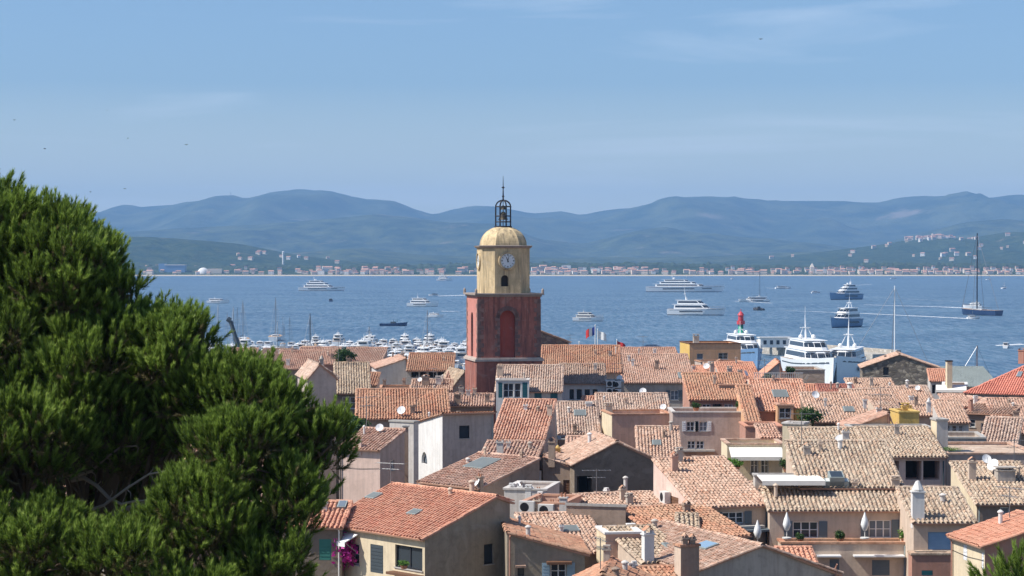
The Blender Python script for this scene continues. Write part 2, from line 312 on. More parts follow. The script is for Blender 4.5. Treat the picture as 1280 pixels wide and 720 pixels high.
# ---------------------------------------------------------------- houses
HOUSES = []
class House:
    def __init__(s, label, A, Y, a=0, px2=None, w=None, d=6, axis='v', t=1.0, r=1.5, rb=None, wall='beige', sides=None,
                 roof='t_terra', wins=(), chim=(), sky=(), anchor='L', name='house', cat='house', zb=None, ov=.28, so=.1, coping='terracotta', par=.25, hip=2.0, ry=None, ac=(), dish=(), ant=(), group=None, roofpitch=.225):
        s.label = label; a = R(a); c, sn = math.cos(a), math.sin(a); s.a = a
        P = pt(A[0], A[1], Y)
        if px2 is not None:
            k = (px2-CX)/(F*math.cos(PIT))*1.0
            k = ray(px2, A[1])[0]/ray(px2, A[1])[1]
            if anchor == 'L': w = (k*P[1]-P[0])/(c-k*sn)
            else: w = (P[0]-k*P[1])/(c-k*sn)
        w = abs(w); s.w, s.d = w, d
        X0, Y0 = (P[0], P[1]) if anchor == 'L' else (P[0]-c*w, P[1]-sn*w)
        zg = gz(Y0)-.6 if zb is None else zb
        s.base = np.array([X0, Y0, zg]); s.E = P[2]-zg
        s.rot = np.array([[c, sn, 0], [-sn, c, 0], [0, 0, 1]])
        if rb is None: rb = r if t >= .999 else (0 if t > .001 else 0)
        s.axis, s.t, s.r, s.rb = axis, t, r, rb
        s.root = thing(name, label, cat, s.base, a, group)
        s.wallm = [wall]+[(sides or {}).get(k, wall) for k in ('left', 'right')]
        alt = {'t_terra': ['t_terra', 't_terra2', 't_terra3'], 't_striped': ['t_striped', 't_striped2'], 't_orange': ['t_orange', 't_orange2', 't_terra3']}.get(roof)
        if alt and Y > 108 and Y != 158: roof = alt[(len(HOUSES)*7+int(Y)) % len(alt)]
        s.roofm = roof; s.holes = {'front': [], 'left': [], 'right': [], 'back': []}
        s.hip = hip; s.ov = ov; s.so = so; s.roofpitch = roofpitch
        for q in wins: s.window(*q)
        s.walls()
        if axis == 'flat': s.flatroof(coping, par)
        elif axis == 'gallery': pass
        else: s.tiledroof()
        for q in chim: s.chimney(*q)
        for q in sky: s.skylight(*q)
        for q in ac: s.aircon(*q)
        for q in dish: s.dish(*q)
        for q in ant: s.antenna(*q)
        if axis in ('v', 'u') and s.w > 2.5 and name == 'house':
            q = random.Random(len(HOUSES)*13+5); k = F/P[1]
            for _ in range(q.choice([1, 1, 2, 3])):
                O, Aa, B, poly = q.choice(s.planes); a0, a1 = min(p[0] for p in poly), max(p[0] for p in poly); b1 = max(p[1] for p in poly); l = O+Aa*q.uniform(a0+.5, a1-.5)+B*b1*q.uniform(.45, .95)
                s.stack(l, q.uniform(.35, .8), q.uniform(.16, .38), q.choice(['p', 'p', 'b', 't']), q.choice(['grey', 'lightgrey', 'brownwall', 'beige', 'white']))
            if P[1] < 175 and q.random() < .8 and s.E > 3:
                xx = q.choice([.12, s.w-.12]); mp_ = MB(); mp_.tube([(xx, -.08, .1), (xx, -.08, s.E-.25), (xx, -.2, s.E-.05)], .045, 6); mp_.build('drainpipe', q.choice(['zinc', 'shutdark', 'offwhite', 'terracotta']), s.root)
                zc_ = s.E-q.uniform(.4, 1.2)
                if q.random() < .35: mp_ = MB(); mp_.tube([(.05, -.03, zc_), (s.w*.5, -.03, zc_-.06), (s.w-.05, -.03, zc_+.03)], .011, 4); mp_.build('cable', 'black', s.root)
            if P[1] < 200 and q.random() < .10:
                O, Aa, B, poly = q.choice(s.planes); a0, a1 = min(p[0] for p in poly), max(p[0] for p in poly); b1 = max(p[1] for p in poly); s.dishat(O+Aa*q.uniform(a0+.4, a1-.4)+B*b1*q.uniform(.6, .95), q.uniform(.22, .34), q.uniform(-1, .3))
            if q.random() < .25:
                O, Aa, B, poly = s.planes[0]; a0, a1 = min(p[0] for p in poly), max(p[0] for p in poly); b1 = max(p[1] for p in poly); s.antat(O+Aa*q.uniform(a0+.4, a1-.4)+B*b1*.9, q.uniform(1.2, 2.4), q.uniform(0, 3))
        HOUSES.append(s)
    def loc(s, P): return s.rot@(np.asarray(P, float)-s.base)
    def wpt(s, L): return s.rot.T@np.asarray(L, float)+s.base
    def lray(s, px, py): return s.rot@(CAM-s.base), s.rot@ray(px, py)
    def hit(s, side, px, py, off=0.0):
        o, dd = s.lray(px, py)
        if side == 'front': k = (-off-o[1])/dd[1]; q = o+dd*k; return q[0], q[2]
        if side == 'left': k = (-off-o[0])/dd[0]; q = o+dd*k; return s.d-q[1], q[2]
        if side == 'right': k = (s.w+off-o[0])/dd[0]; q = o+dd*k; return q[1], q[2]
    def S(s, side, u, z, out=0.0):       # side coords -> local point (out = outward offset)
        if side == 'front': return np.array([u, -out, z])
        if side == 'right': return np.array([s.w+out, u, z])
        if side == 'back': return np.array([s.w-u, s.d+out, z])
        return np.array([-out, s.d-u, z])
    def length(s, side): return s.w if side in ('front', 'back') else s.d
    def profile(s, side):
        E, r, rb, t = s.E, s.r, s.rb, s.t; L = s.length(side)
        if s.axis in ('flat', 'hip', 'gallery'): return [(0, E), (L, E)]
        if s.axis == 'v':
            pr = [(0, E), (t*s.d, E+r), (s.d, E+rb)] if 0.001 < t < .999 else [(0, E), (s.d, E+rb)]
            if side == 'front': return [(0, E), (L, E)]
            if side == 'back': return [(0, pr[-1][1]), (L, pr[-1][1])]
            return pr if side == 'right' else [(s.d-x, z) for x, z in pr][::-1]
        pr = [(0, E), (t*s.w, E+r), (s.w, E+rb)] if 0.001 < t < .999 else [(0, E), (s.w, E+rb)]
        if side == 'front': return pr
        if side == 'back': return [(s.w-x, z) for x, z in pr][::-1]
        z = pr[-1][1] if side == 'right' else E
        return [(0, z), (L, z)]
    # windows -------------------------------------------------
    def window(s, side, x0, y0, x1, y1, style='w', col=None, nx=2, ny=1):
        u0, za = s.hit(side, x0, (y0+y1)/2); u1, zb_ = s.hit(side, x1, (y0+y1)/2)
        if side == 'left' or side == 'right' or True:
            um = (x0+x1)/2; _, z1 = s.hit(side, um, y0); _, z0 = s.hit(side, um, y1)
        u0, u1 = min(u0, u1), max(u0, u1); L = s.length(side)
        u0 = max(u0, .12); u1 = min(u1, L-.12); z0 = max(z0, .1)
        pr = s.profile(side); top = min(np.interp(u0, [p[0] for p in pr], [p[1] for p in pr]), np.interp(u1, [p[0] for p in pr], [p[1] for p in pr]))-.08
        z1 = min(z1, top)
        if u1-u0 < .15 or z1-z0 < .15: return
        S = lambda u, z, o=0: s.S(side, u, z, o)
        def bar(mb, ua, ub, za, zb, oa, ob, m=0):
            o = S(ua, za, oa); mb.obox(o, S(ub, za, oa)-o, S(ua, za, ob)-o, S(ua, zb, oa)-o, m)
        arch = style == 'a'; deep = {'o': 1.6, 'w': .16, 's': .16, 'c': .06, 'f': .18, 'd': .14, 'a': .25, 'r': .12, 'g': 1.1}.get(style, .16)
        s.holes[side].append((u0, u1, z0, z1, deep, arch))
        W_, H_ = u1-u0, z1-z0
        fm = {'f': 'whitepaint', 'w': col or 'whitepaint', 's': 'whitepaint', 'o': 'darkframe', 'g': 'darkframe', 'a': 'darkframe', 'c': 'brownwood', 'd': 'brownwood', 'r': 'offwhite'}.get(style, 'whitepaint')
        if style == 'o':
            mb = MB(); bar(mb, u0, u1, z0, z1, -deep-.02, -deep)
            s_ = mb.build('recess', 'room', s.root); return  # near-black back panel, the opening's inner shade put into its colour
        if style == 'd' or style == 'r' or style == 'c':
            mb = MB(); bar(mb, u0, u1, z0, z1, -deep, -deep+.05); n = max(2, int(H_/.16))
            for i in range(n): bar(mb, u0+.04, u1-.04, z0+H_*i/n, z0+H_*(i+.6)/n, -deep+.05, -deep+.065)
            mb.build('door' if style == 'd' else ('roller_blind' if style == 'r' else 'shutter'), col or fm, s.root); return
        fr = MB(); t_ = min(.06, W_*.12); dz = -deep
        for (p, q, a_, b_) in ((u0, u0+t_, z0, z1), (u1-t_, u1, z0, z1), (u0+t_, u1-t_, z0, z0+t_), (u0+t_, u1-t_, z1-t_, z1)): bar(fr, p, q, a_, b_, dz, dz+.06)
        for i in range(1, nx): x = u0+W_*i/nx; bar(fr, x-t_*.5, x+t_*.5, z0+t_, z1-t_, dz, dz+.055)
        for i in range(1, ny+1 if style != 'a' else 1): z = z0+H_*i/(ny+1); bar(fr, u0+t_, u1-t_, z-.018, z+.018, dz, dz+.045)
        f = fr.build('window', fm, s.root)
        pn = MB(); bar(pn, u0, u1, z0, z1, dz-.02, dz+.01); pn.build('pane', 'pane' if random.random() < .75 or style == 'o' else 'panepale', f)
        if style in ('w', 's', 'f') and H_ < 1.9:
            sl = MB(); bar(sl, u0-.06, u1+.06, z0-.06, z0, -deep+.06, .05); sl.build('sill', 'concrete', f)
        if style in ('s', 'f') and col:
            sw = W_/2 if style == 's' else min(.55, W_/nx)
            for (p, q) in ((u0-sw-.02, u0-.02), (u1+.02, u1+sw+.02)):
                if p < -.02 or q > L+.02: continue
                sh = MB(); bar(sh, p, q, z0-.02, z1+.02, .012, .045); n = max(3, int(H_/.14))
                for i in range(n): bar(sh, p+.05, q-.05, z0+H_*(i+.15)/n, z0+H_*(i+.65)/n, .045, .06)
                sh.build('shutter', col, s.root)
    def walls(s):
        mb = MB(); mi = {'front': 0, 'left': 1, 'right': 2, 'back': 0}
        for side in ('front', 'left', 'right', 'back'):
            pr = s.profile(side); L = s.length(side); H = s.holes[side]; m = mi[side]
            xs = sorted(set([0.0, L]+[p[0] for p in pr]+[h[0] for h in H]+[h[1] for h in H]))
            f = lambda x: float(np.interp(x, [p[0] for p in pr], [p[1] for p in pr]))
            for xa, xb in zip(xs[:-1], xs[1:]):
                if xb-xa < 1e-5: continue
                hs_ = sorted([h for h in H if h[0] < (xa+xb)/2 < h[1]], key=lambda h: h[2]); z = 0.0
                for h in hs_:
                    if h[2] > z: mb.quad(s.S(side, xa, z), s.S(side, xb, z), s.S(side, xb, h[2]), s.S(side, xa, h[2]), m)
                    z = max(z, h[3])
                mb.quad(s.S(side, xa, z), s.S(side, xb, z), s.S(side, xb, f(xb)), s.S(side, xa, f(xa)), m)
            for (u0, u1, z0, z1, dp, arch) in H:
                q = lambda u, z, o: s.S(side, u, z, o)
                for (a, b) in (((u0, z0), (u1, z0)), ((u1, z0), (u1, z1)), ((u1, z1), (u0, z1)), ((u0, z1), (u0, z0))):
                    mb.quad(q(*a, 0), q(*b, 0), q(*b, -dp-.03), q(*a, -dp-.03), m)
                if arch:
                    r_ = (u1-u0)/2; uc = (u0+u1)/2; zc = z1-r_; n = 8
                    for sg in (-1, 1):
                        for i in range(n):
                            t0, t1 = math.pi/2*i/n, math.pi/2*(i+1)/n
                            a, b = (uc+sg*r_*math.cos(t0), zc+r_*math.sin(t0)), (uc+sg*r_*math.cos(t1), zc+r_*math.sin(t1))
                            mb.tri(q(*a, .003), q(*b, .003), q(uc+sg*r_, z1, .003), m); mb.quad(q(*a, .003), q(*b, .003), q(*b, -dp), q(*a, -dp), m)
        s.wallobj = mb.build('wall', s.wallm, s.root)
    # roofs -----------------------------------------------------
    def tiledroof(s):
        E, r, rb, t, w, d, ov, so = s.E, s.r, s.rb, s.t, s.w, s.d, s.ov, s.so; mb = MB(); s.planes = []
        def plane(O, A, up, L, poly=None, Aw=None):
            O = np.array(O, float); A = np.array(A, float); up = np.array(up, float); up /= np.linalg.norm(up)
            poly = poly or [(-so, -ov), (Aw+so, -ov), (Aw+so, L), (-so, L)]
            O = O+np.array([0, 0, .1]); tile_plane(mb, O, A, up, poly, 0, s.roofpitch); s.planes.append((O, A, up, poly))
        if s.axis == 'v':
            if t > .001: plane((0, 0, E), (1, 0, 0), (0, t*d, r), math.hypot(t*d, r), Aw=w)
            if t < .999:
                dr = (r if t > .001 else 0)-rb; dd = d*(1-t); plane((0, d, E+rb), (1, 0, 0), (0, -dd, dr), math.hypot(dd, dr), Aw=w)
            z = E+r+.12 if t > .001 else E+.12
            ridge_caps(mb, (-so, t*d, z), (w+so, t*d, z))
            for x in (-so+.05, w+so-.05):
                if t > .001: ridge_caps(mb, (x, -ov, E+.1-ov*r/(t*d)), (x, t*d, E+r+.1), r=.11)
        elif s.axis == 'u':
            if t > .001: plane((0, 0, E), (0, 1, 0), (t*w, 0, r), math.hypot(t*w, r), Aw=d)
            if t < .999:
                dr = (r if t > .001 else 0)-rb; dd = w*(1-t); plane((w, 0, E+rb), (0, 1, 0), (-dd, 0, dr), math.hypot(dd, dr), Aw=d)
            z = E+r+.12 if t > .001 else E+.12
            ridge_caps(mb, (t*w, -so, z), (t*w, d+so, z))
            if t > .001: ridge_caps(mb, (-ov, -so+.05, E+.1-ov*r/(t*w)), (t*w, -so+.05, E+r+.1), r=.11)
            if t < .999: ridge_caps(mb, (w+ov, -so+.05, E+rb+.1), (t*w, -so+.05, z-.02), r=.11)
        elif s.axis == 'hip':
            h = min(s.hip, w/2-.05); D = d/2; Lf = math.hypot(D, r); Ls = math.hypot(h, r); o = ov
            plane((0, 0, E), (1, 0, 0), (0, D, r), Lf, [(-o, -o), (w+o, -o), (w-h, Lf), (h, Lf)])
            plane((0, d, E), (1, 0, 0), (0, -D, r), Lf, [(-o, -o), (w+o, -o), (w-h, Lf), (h, Lf)])
            plane((0, 0, E), (0, 1, 0), (h, 0, r), Ls, [(-o, -o), (d+o, -o), (D, Ls)])
            plane((w, 0, E), (0, 1, 0), (-h, 0, r), Ls, [(-o, -o), (d+o, -o), (D, Ls)])
            z = E+r+.12; ridge_caps(mb, (h, D, z), (w-h, D, z))
            for (x, y, X) in ((-o, -o, h), (w+o, -o, w-h), (-o, d+o, h), (w+o, d+o, w-h)): ridge_caps(mb, (x, y, E+.08-o*.3), (X, D, z))
        s.roofobj = mb.build('roof', [s.roofm, 'potrim'], s.root)
    def flatroof(s, coping, par):
        mb = MB(); E, w, d = s.E, s.w, s.d; s.planes = [(np.array([0, 0, E-par]), np.array([1., 0, 0]), np.array([0, 1., 0]), [(0, 0), (w, 0), (w, d), (0, d)])]
        mb.box(.2, w-.2, .2, d-.2, E-par-.2, E-par, 1)
        for (x0, x1, y0, y1) in ((-.06, w+.06, -.06, .24), (-.06, w+.06, d-.24, d+.06), (-.06, .24, .24, d-.24), (w-.24, w+.06, .24, d-.24)): mb.box(x0, x1, y0, y1, E+.004, E+.11, 0)
        for (x0, x1, y0, y1) in ((.01, w-.01, .01, .2), (.01, w-.01, d-.2, d-.01), (.01, .2, .2, d-.2), (w-.2, w-.01, .2, d-.2)): mb.box(x0, x1, y0, y1, E-par-.2, E+.002, 2)
        s.roofobj = mb.build('roof', [coping, 'tilepave', s.wallm[0]], s.root)
    def roofhit(s, px, py):
        o, dd = s.lray(px, py); best = None
        for (O, A, B, poly) in s.planes:
            N = np.cross(A, B); k = np.dot(O-o, N)/np.dot(dd, N); q = o+dd*k; a, b = np.dot(q-O, A), np.dot(q-O, B)
            a0, a1 = min(p[0] for p in poly), max(p[0] for p in poly); b0, b1 = min(p[1] for p in poly), max(p[1] for p in poly)
            pen = max(0, a0-a, a-a1)+max(0, b0-b, b-b1)
            if best is None or pen < best[0]:
                a, b = min(max(a, a0+.1), a1-.1), min(max(b, b0+.1), b1-.1); best = (pen, O+A*a+B*b, A, B)
        return best[1], best[2], best[3]
    def scale(s, L): return F/max(20, s.wpt(L)[1])
    def chimney(s, px, pyb, pyt, wpx, style='b', col=None):
        L, A, B = s.roofhit(px, pyb); k = s.scale(L); s.stack(L, (pyb-pyt)/k, wpx/k, style, col)
    def stack(s, L, h, w, style='b', col=None):
        dpt = w*.8; x, y, z = L; y = max(.02, min(y, s.d)); col = col or s.wallm[0]
        mb = MB(); b = lambda *q: mb.box(*q); z0 = z-.5
        if style == 'p':
            mb.lathe((x, y, z0), [(w*.36, 0), (w*.36, h+.38), (w*.52, h+.38), (w*.52, h+.43), (w*.2, h+.5), (0, h+.52)], 10, 0)
        else:
            b(x-w/2, x+w/2, y-dpt/2, y+dpt/2, z0, z+h*.8, 0); b(x-w/2-.05, x+w/2+.05, y-dpt/2-.05, y+dpt/2+.05, z+h*.8, z+h*.8+.07, 0)
            if style == 'b':     # two leaning tiles over the flue
                zt = z+h*.8+.07; t = max(.2, h*.2)
                for q in (-1, 1): b(x+q*w*.42-.05, x+q*w*.42+.05, y-dpt*.4, y+dpt*.4, zt, zt+t*.45, 0)
                for q in (-1, 1): mb.quad((x+q*w*.55, y-dpt/2, zt+t*.45), (x+q*w*.55, y+dpt/2, zt+t*.45), (x, y+dpt/2, zt+t*1.15), (x, y-dpt/2, zt+t*1.15), 1)
            elif style == 'q':   # clay pots
                for q in (-.25, .25): mb.lathe((x+q*w, y, z+h*.8+.07), [(w*.16, 0), (w*.13, h*.2), (w*.17, h*.22), (0, h*.22)], 8, 1)
            elif style == 'c':   # pointed concrete cowl
                zt = z+h*.8+.07; mb.lathe((x, y, zt), [(w*.45, 0), (w*.5, h*.05), (w*.16, h*.3), (0, h*.32)], 8, 0)
            elif style == 't':   # slab cap on little legs
                zt = z+h*.8+.07
                for qx in (-1, 1):
                    for qy in (-1, 1): b(x+qx*w*.36-.04, x+qx*w*.36+.04, y+qy*dpt*.36-.04, y+qy*dpt*.36+.04, zt, zt+h*.14, 0)
                b(x-w*.56, x+w*.56, y-dpt*.56, y+dpt*.56, zt+h*.14, zt+h*.14+.06, 0)
        mb.build('chimney', [col, 't_terra' if style != 'q' else 'pot'], s.roofobj)
    def skylight(s, x0, y0, x1, y1, col='skylightgrey', lift=.16):
        P = [s.roofhit(x, y) for x, y in ((x0, y1), (x1, y1), (x0, y0))]; A, B = P[0][1], P[0][2]
        O = P[0][0]; a0, a1 = 0, np.dot(P[1][0]-O, A); b1 = np.dot(P[2][0]-O, B)
        if axisflip(a1, b1): pass
        a0, a1 = sorted((0, a1)); b0, b1 = sorted((0, b1)); a1 = max(a1, a0+.45); b1 = max(b1, b0+.5)
        N = np.cross(A, B); N = N if N[2] > 0 else -N
        mb = MB(); mb.obox(O+A*a0+B*b0-N*.05, A*(a1-a0), B*(b1-b0), N*(lift+.05), 0); e = .07
        mb.obox(O+A*(a0+e)+B*(b0+e)+N*lift, A*(a1-a0-2*e), B*(b1-b0-2*e), N*.012, 1)
        mb.build('skylight', ['zinc', col], s.roofobj)
    def aircon(s, px, py, side='front', n=1):
        u, z = s.hit(side, px, py)
        for i in range(n):
            S = lambda a, b, o: s.S(side, a, b, o); mb = MB(); o = S(u-.42, z+i*.75, .05); mb.obox(o, S(u+.42, z+i*.75, .05)-o, S(u-.42, z+i*.75, .4)-o, (0, 0, .62), 0)
            c = S(u-.1, z+i*.75+.31, .405); e = S(u+.9, z+i*.75+.31, .405)-c
            V = [c]+[c+e*(.25*math.cos(q*math.pi/8))+np.array([0, 0, .25*math.sin(q*math.pi/8)]) for q in range(16)]
            mb.add(V, [[0, 1+q, 1+(q+1) % 16] for q in range(16)], 1)
            mb.build('air_conditioner', ['offwhite', 'black'], s.root)
    def dish(s, px, py, rpx=5, az=-.4):
        L, A, B = s.roofhit(px, py+rpx*1.6); k = s.scale(L); s.dishat(L, rpx/k, az)
    def dishat(s, L, r, az=-.4):
        x, y, z = L; mb = MB()
        mb.tube([(x, y, z-.1), (x, y, z+r*1.2)], .025, 6, 1)
        ax = np.array([math.sin(az)*.85, -math.cos(az)*.85, .5]); ax /= np.linalg.norm(ax); s1 = np.cross(ax, [0, 0, 1.]); s1 /= np.linalg.norm(s1); s2 = np.cross(s1, ax); c = np.array([x, y, z+r*1.4]); V = []
        for i, q in enumerate((0, .5, 1)):
            for j in range(14): th = j/14*2*math.pi; V.append(c+(s1*math.cos(th)+s2*math.sin(th))*r*q*.999+ax*(q*q*r*.28))
        mb.add(V, [[i*14+j, i*14+(j+1) % 14, (i+1)*14+(j+1) % 14, (i+1)*14+j] for i in (0, 1) for j in range(14)], 0)
        mb.tube([c-s2*r*.9, c+ax*r*.9], .012, 4, 1); mb.build('satellite_dish', ['chalk', 'metalgrey'], s.root, True)
    def antenna(s, px, py, h=2.0, az=.4):
        s.antat(s.roofhit(px, py)[0], h, az)
    def antat(s, L, h=2.0, az=.4):
        x, y, z = L; mb = MB(); mb.tube([(x, y, z-.2), (x, y, z+h)], .022, 5)
        c, sn = math.cos(az), math.sin(az)
        for zz, L in ((h*.95, .8), (h*.7, .5)):
            mb.tube([(x-c*L, y-sn*L, z+zz), (x+c*L, y+sn*L, z+zz)], .014, 4)
            for i in range(6): q = -L+2*L*i/5; mb.tube([(x+c*q+sn*.3, y+sn*q-c*.3, z+zz), (x+c*q-sn*.3, y+sn*q+c*.3, z+zz)], .009, 3)
        mb.build('antenna', 'antenna', s.root)
    # ledges / awnings -------------------------------------------
    def ledge(s, side, x0, x1, py, out=.5, th=.14, mat='concrete', name='ledge', parapet=0, capm='t_terra', wallm=None):
        u0, z = s.hit(side, x0, py); u1, z1 = s.hit(side, x1, py); u0, u1 = sorted((u0, u1)); mb = MB(); q = lambda u, z, o: s.S(side, u, z, o)
        o = q(u0, z-th, 0.003); mb.obox(o, q(u1, z-th, 0.003)-o, q(u0, z-th, out)-o, (0, 0, th), 0)
        if parapet:
            o = q(u0, z, out-.18); mb.obox(o, q(u1, z, out-.18)-o, q(u0, z, out-.02)-o, (0, 0, parapet), 1)
        mb.build(name, [mat, wallm or s.wallm[0]], s.root)
    def awning(s, x0, y0, x1, y1, out=2.0, mat='canvas', side='front'):
        u0, z0 = s.hit(side, x0, y0); u1, _ = s.hit(side, x1, y0); _, z1 = s.hit(side, x0, y1, out); mb = MB(); q = lambda u, z, o: s.S(side, u, z, o)
        a, b, c, d_ = q(u0, z0, .03), q(u1, z0, .03), q(u1, z1, out), q(u0, z1, out); dn = np.array([0, 0, -.05])
        mb.add([a, b, c, d_, a+dn, b+dn, c+dn, d_+dn], [[0, 1, 2, 3], [7, 6, 5, 4], [0, 4, 5, 1], [1, 5, 6, 2], [2, 6, 7, 3], [3, 7, 4, 0]], 0)
        o = q(u0, z1-.25, out+.004); mb.obox(o, q(u1, z1-.25, out+.004)-o, q(u0, z1-.25, out+.03)-o, (0, 0, .25), 0)
        for u in (u0+.06, u1-.06): mb.tube([q(u, z0-1.0, .02), q(u, z1-.06, out-.05)], .02, 5, 1)
        mb.build('awning', [mat, 'metalgrey'], s.root)
def axisflip(a, b): return False

def pipe(h, side, px, y0, y1, mat='zinc'):
    u, za = h.hit(side, px, y0); _, zb = h.hit(side, px, y1); mb = MB(); mb.tube([h.S(side, u, za, .08), h.S(side, u, max(zb, .1), .08)], .05, 6); mb.build('drainpipe', mat, h.root)

# ---------------------------------------------------------------- loose things
def parasol(P, h, w, label, open_=False):
    t = thing('parasol', label, 'parasol', P, 0, None); mb = MB(); mb.tube([(0, 0, 0), (0, 0, h)], .025, 6); mb.lathe((0, 0, 0), [(.0, 0), (.25, 0), (.25, .06), (0, .08)], 12); mb.build('pole', 'offwhite', t)
    mb = MB()
    if open_:
        mb.lathe((0, 0, h-.5), [(w, 0), (w*.55, .25), (0, .5)], 8); mb.lathe((0, 0, h-.5), [(w, 0), (w, -.12)], 8)
    else:
        n = 16; V = []; prof = [(.05, 0.02), (.5, .06), (.95, .35), (.7, .6), (.35, .8), (.1, 1)]
        for r_, z in prof:
            for j in range(n): rr = r_*w/2*(1.12 if j % 2 else .82); V.append((rr*math.cos(2*math.pi*j/n), rr*math.sin(2*math.pi*j/n), h*.28+z*h*.75))
        mb.add(V, [[i*n+j, i*n+(j+1) % n, (i+1)*n+(j+1) % n, (i+1)*n+j] for i in range(len(prof)-1) for j in range(n)])
    mb.build('canopy', 'canvasw', t, True); return t
def leafball(mb, c, rx, ry, rz, n, sz, m=0, lift=.2):
    d = rng.normal(size=(n, 3)); d /= np.linalg.norm(d, axis=1)[:, None]; r_ = rng.random(n)**.45
    lump = 1+.25*np.sin(d[:, 0]*5+c[0])*np.cos(d[:, 1]*4+c[1])+.15*np.sin(d[:, 2]*7)
    P = np.asarray(c)+d*r_[:, None]*lump[:, None]*np.array([rx, ry, rz]); a = rng.normal(size=(n, 3)); a /= np.linalg.norm(a, axis=1)[:, None]; b = np.cross(a, d+.3*rng.normal(size=(n, 3))); b /= np.linalg.norm(b, axis=1)[:, None]+1e-9
    s_ = sz*(.6+.8*rng.random(n))[:, None]; V = np.stack([P-a*s_, P+b*s_*.5, P+a*s_, P-b*s_*.5], 1).reshape(-1, 3)
    mb.add(V, np.arange(4*n).reshape(-1, 4), m, rng.random(n))
def shrub(P, w, h, label, mat='leafdark', pot=None, cat='shrub', name='shrub', n=500, group=None):
    t = thing(name, label, cat, P, 0, group)
    zp = 0
    if pot: mb = MB(); mb.lathe((0, 0, 0), [(0, 0), (w*.25, 0), (w*.34, h*.3), (w*.38, h*.3), (w*.38, h*.36), (0, h*.34)], 10); mb.build('pot', 'pot', t); zp = h*.3
    mb = MB(); 
    for i in range(5): th = i*1.3; mb.tube([(0, 0, 0), (w*.12*math.cos(th), w*.12*math.sin(th), h*.5)], .02, 4)
    mb.build('stem', 'bark', t)
    mb = MB()
    for i in range(6): th = i*1.7+w; leafball(mb, (w*.24*math.cos(th), w*.24*math.sin(th), zp+(h-zp)*(.2+.08*i)), w*.36, w*.36, (h-zp)*.33, n//3, min(.14, h*.08))
    mb.build('foliage', mat, t); return t
# ---------------------------------------------------------------- the town (pixel of a front eave corner, distance, yaw)
H = House
# front left cluster
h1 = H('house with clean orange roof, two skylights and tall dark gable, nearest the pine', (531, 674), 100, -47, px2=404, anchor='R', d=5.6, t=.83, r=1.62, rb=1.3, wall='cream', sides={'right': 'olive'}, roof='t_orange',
  wins=[('front', 440, 680, 449, 706, 'f', None, 1), ('front', 463, 681, 479, 716, 'c', 'shutdark'), ('front', 494, 683, 528, 711, 'w', 'darkframe', 2, 0), ('right', 605, 680, 617, 705, 'w', 'darkframe', 1, 0)], sky=[(518, 646, 532, 639, 'skylightgrey'), (468, 626, 482, 618, 'skylightgrey')], ant=[(485, 606, 1.2)])
h1.awning(428, 664, 449, 677, .9, 'canvasw')
h1.ledge('front', 492, 530, 713, .5, .12, 'brownwood', 'window_box')
h1b = H('low orange tiled house with green shutters in shade beside the pine', (427, 660), 103.5, -4, px2=352, anchor='R', d=3, t=1, r=.85, wall='darkgrey', roof='t_orange', wins=[('front', 399, 674, 414, 700, 'c', 'shutgreen')], sky=[(424, 637, 434, 629, 'panepale')])  # the pine's shadow is put into the dark wall colour
h1b.root['category'] = 'house'
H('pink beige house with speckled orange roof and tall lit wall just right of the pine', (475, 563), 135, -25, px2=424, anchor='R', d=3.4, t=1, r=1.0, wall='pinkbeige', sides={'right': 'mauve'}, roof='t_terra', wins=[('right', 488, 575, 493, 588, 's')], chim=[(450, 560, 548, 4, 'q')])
H('white walled house with small arched window and stained front painted shade grey, roof sloping back', (553, 519), 150, 19, px2=617, d=6.2, axis='v', t=1, r=-1.0, wall='greypink', sides={'left': 'white'}, roof='t_terra', wins=[('front', 574, 532, 587, 548, 'w', 'darkframe', 1, 0), ('left', 527, 565, 534, 580, 'a')])  # front is the same white wall, its shade put into the greypink
H('grey rendered party wall with T shaped top and dark shadow slab beside the white house', (487, 527), 145, -32, px2=517, d=.6, axis='flat', wall='lightgrey', sides={'left': 'lightgrey'}, name='chimney_wall', cat='wall', coping='concrete', par=.05)
x = H('tall narrow dark slab built as a shadow in front of grey T shaped wall', (504, 534), 140, 0, px2=510, d=.6, axis='flat', wall='brownwall', name='stack_or_shade_slab', cat='chimney', coping='concrete', par=.02)  # dark slab stands in for the shadow strip on the grey wall
H('terracotta house with broad orange roof and long grey skylight left of brown chimney wall', (600, 611), 122, -45, px2=526, anchor='R', d=5, t=1, r=1.35, wall='brownwall', roof='t_terra', sky=[(603, 588, 632, 574)], chim=[(591, 613, 597, 7, 'q', 'brownwall')], dish=[(606, 606, 5)])
H('long orange roofed house behind the white wall with pale plastered chimney', (598, 578), 133, -8, px2=668, d=4.5, t=1, r=.9, wall='brownwall', roof='t_terra', chim=[(625, 575, 548, 8, 'b', 'lightgrey')])
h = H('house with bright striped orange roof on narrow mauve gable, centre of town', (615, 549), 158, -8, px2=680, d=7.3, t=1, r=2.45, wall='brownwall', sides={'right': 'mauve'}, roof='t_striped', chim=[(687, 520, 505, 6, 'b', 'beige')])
h = H('grey house with large orange lichened roof and thin walls left of the tower foot', (446, 524), 165, 4, px2=562, d=7, t=.82, r=1.9, rb=1.5, wall='brownwall', roof='t_terra', chim=[(516, 517, 506, 6, 'b')], dish=[(502, 512, 5.5)], ant=[(521, 516, 3)])
H('house with pale weathered hipped roof and white window beside the pine', (419, 492), 185, 5, px2=462, d=8, t=.9, r=2.3, rb=2.1, wall='darkgrey', roof='t_pale', wins=[('front', 428, 496, 447, 511, 's', 'shutwhite')])
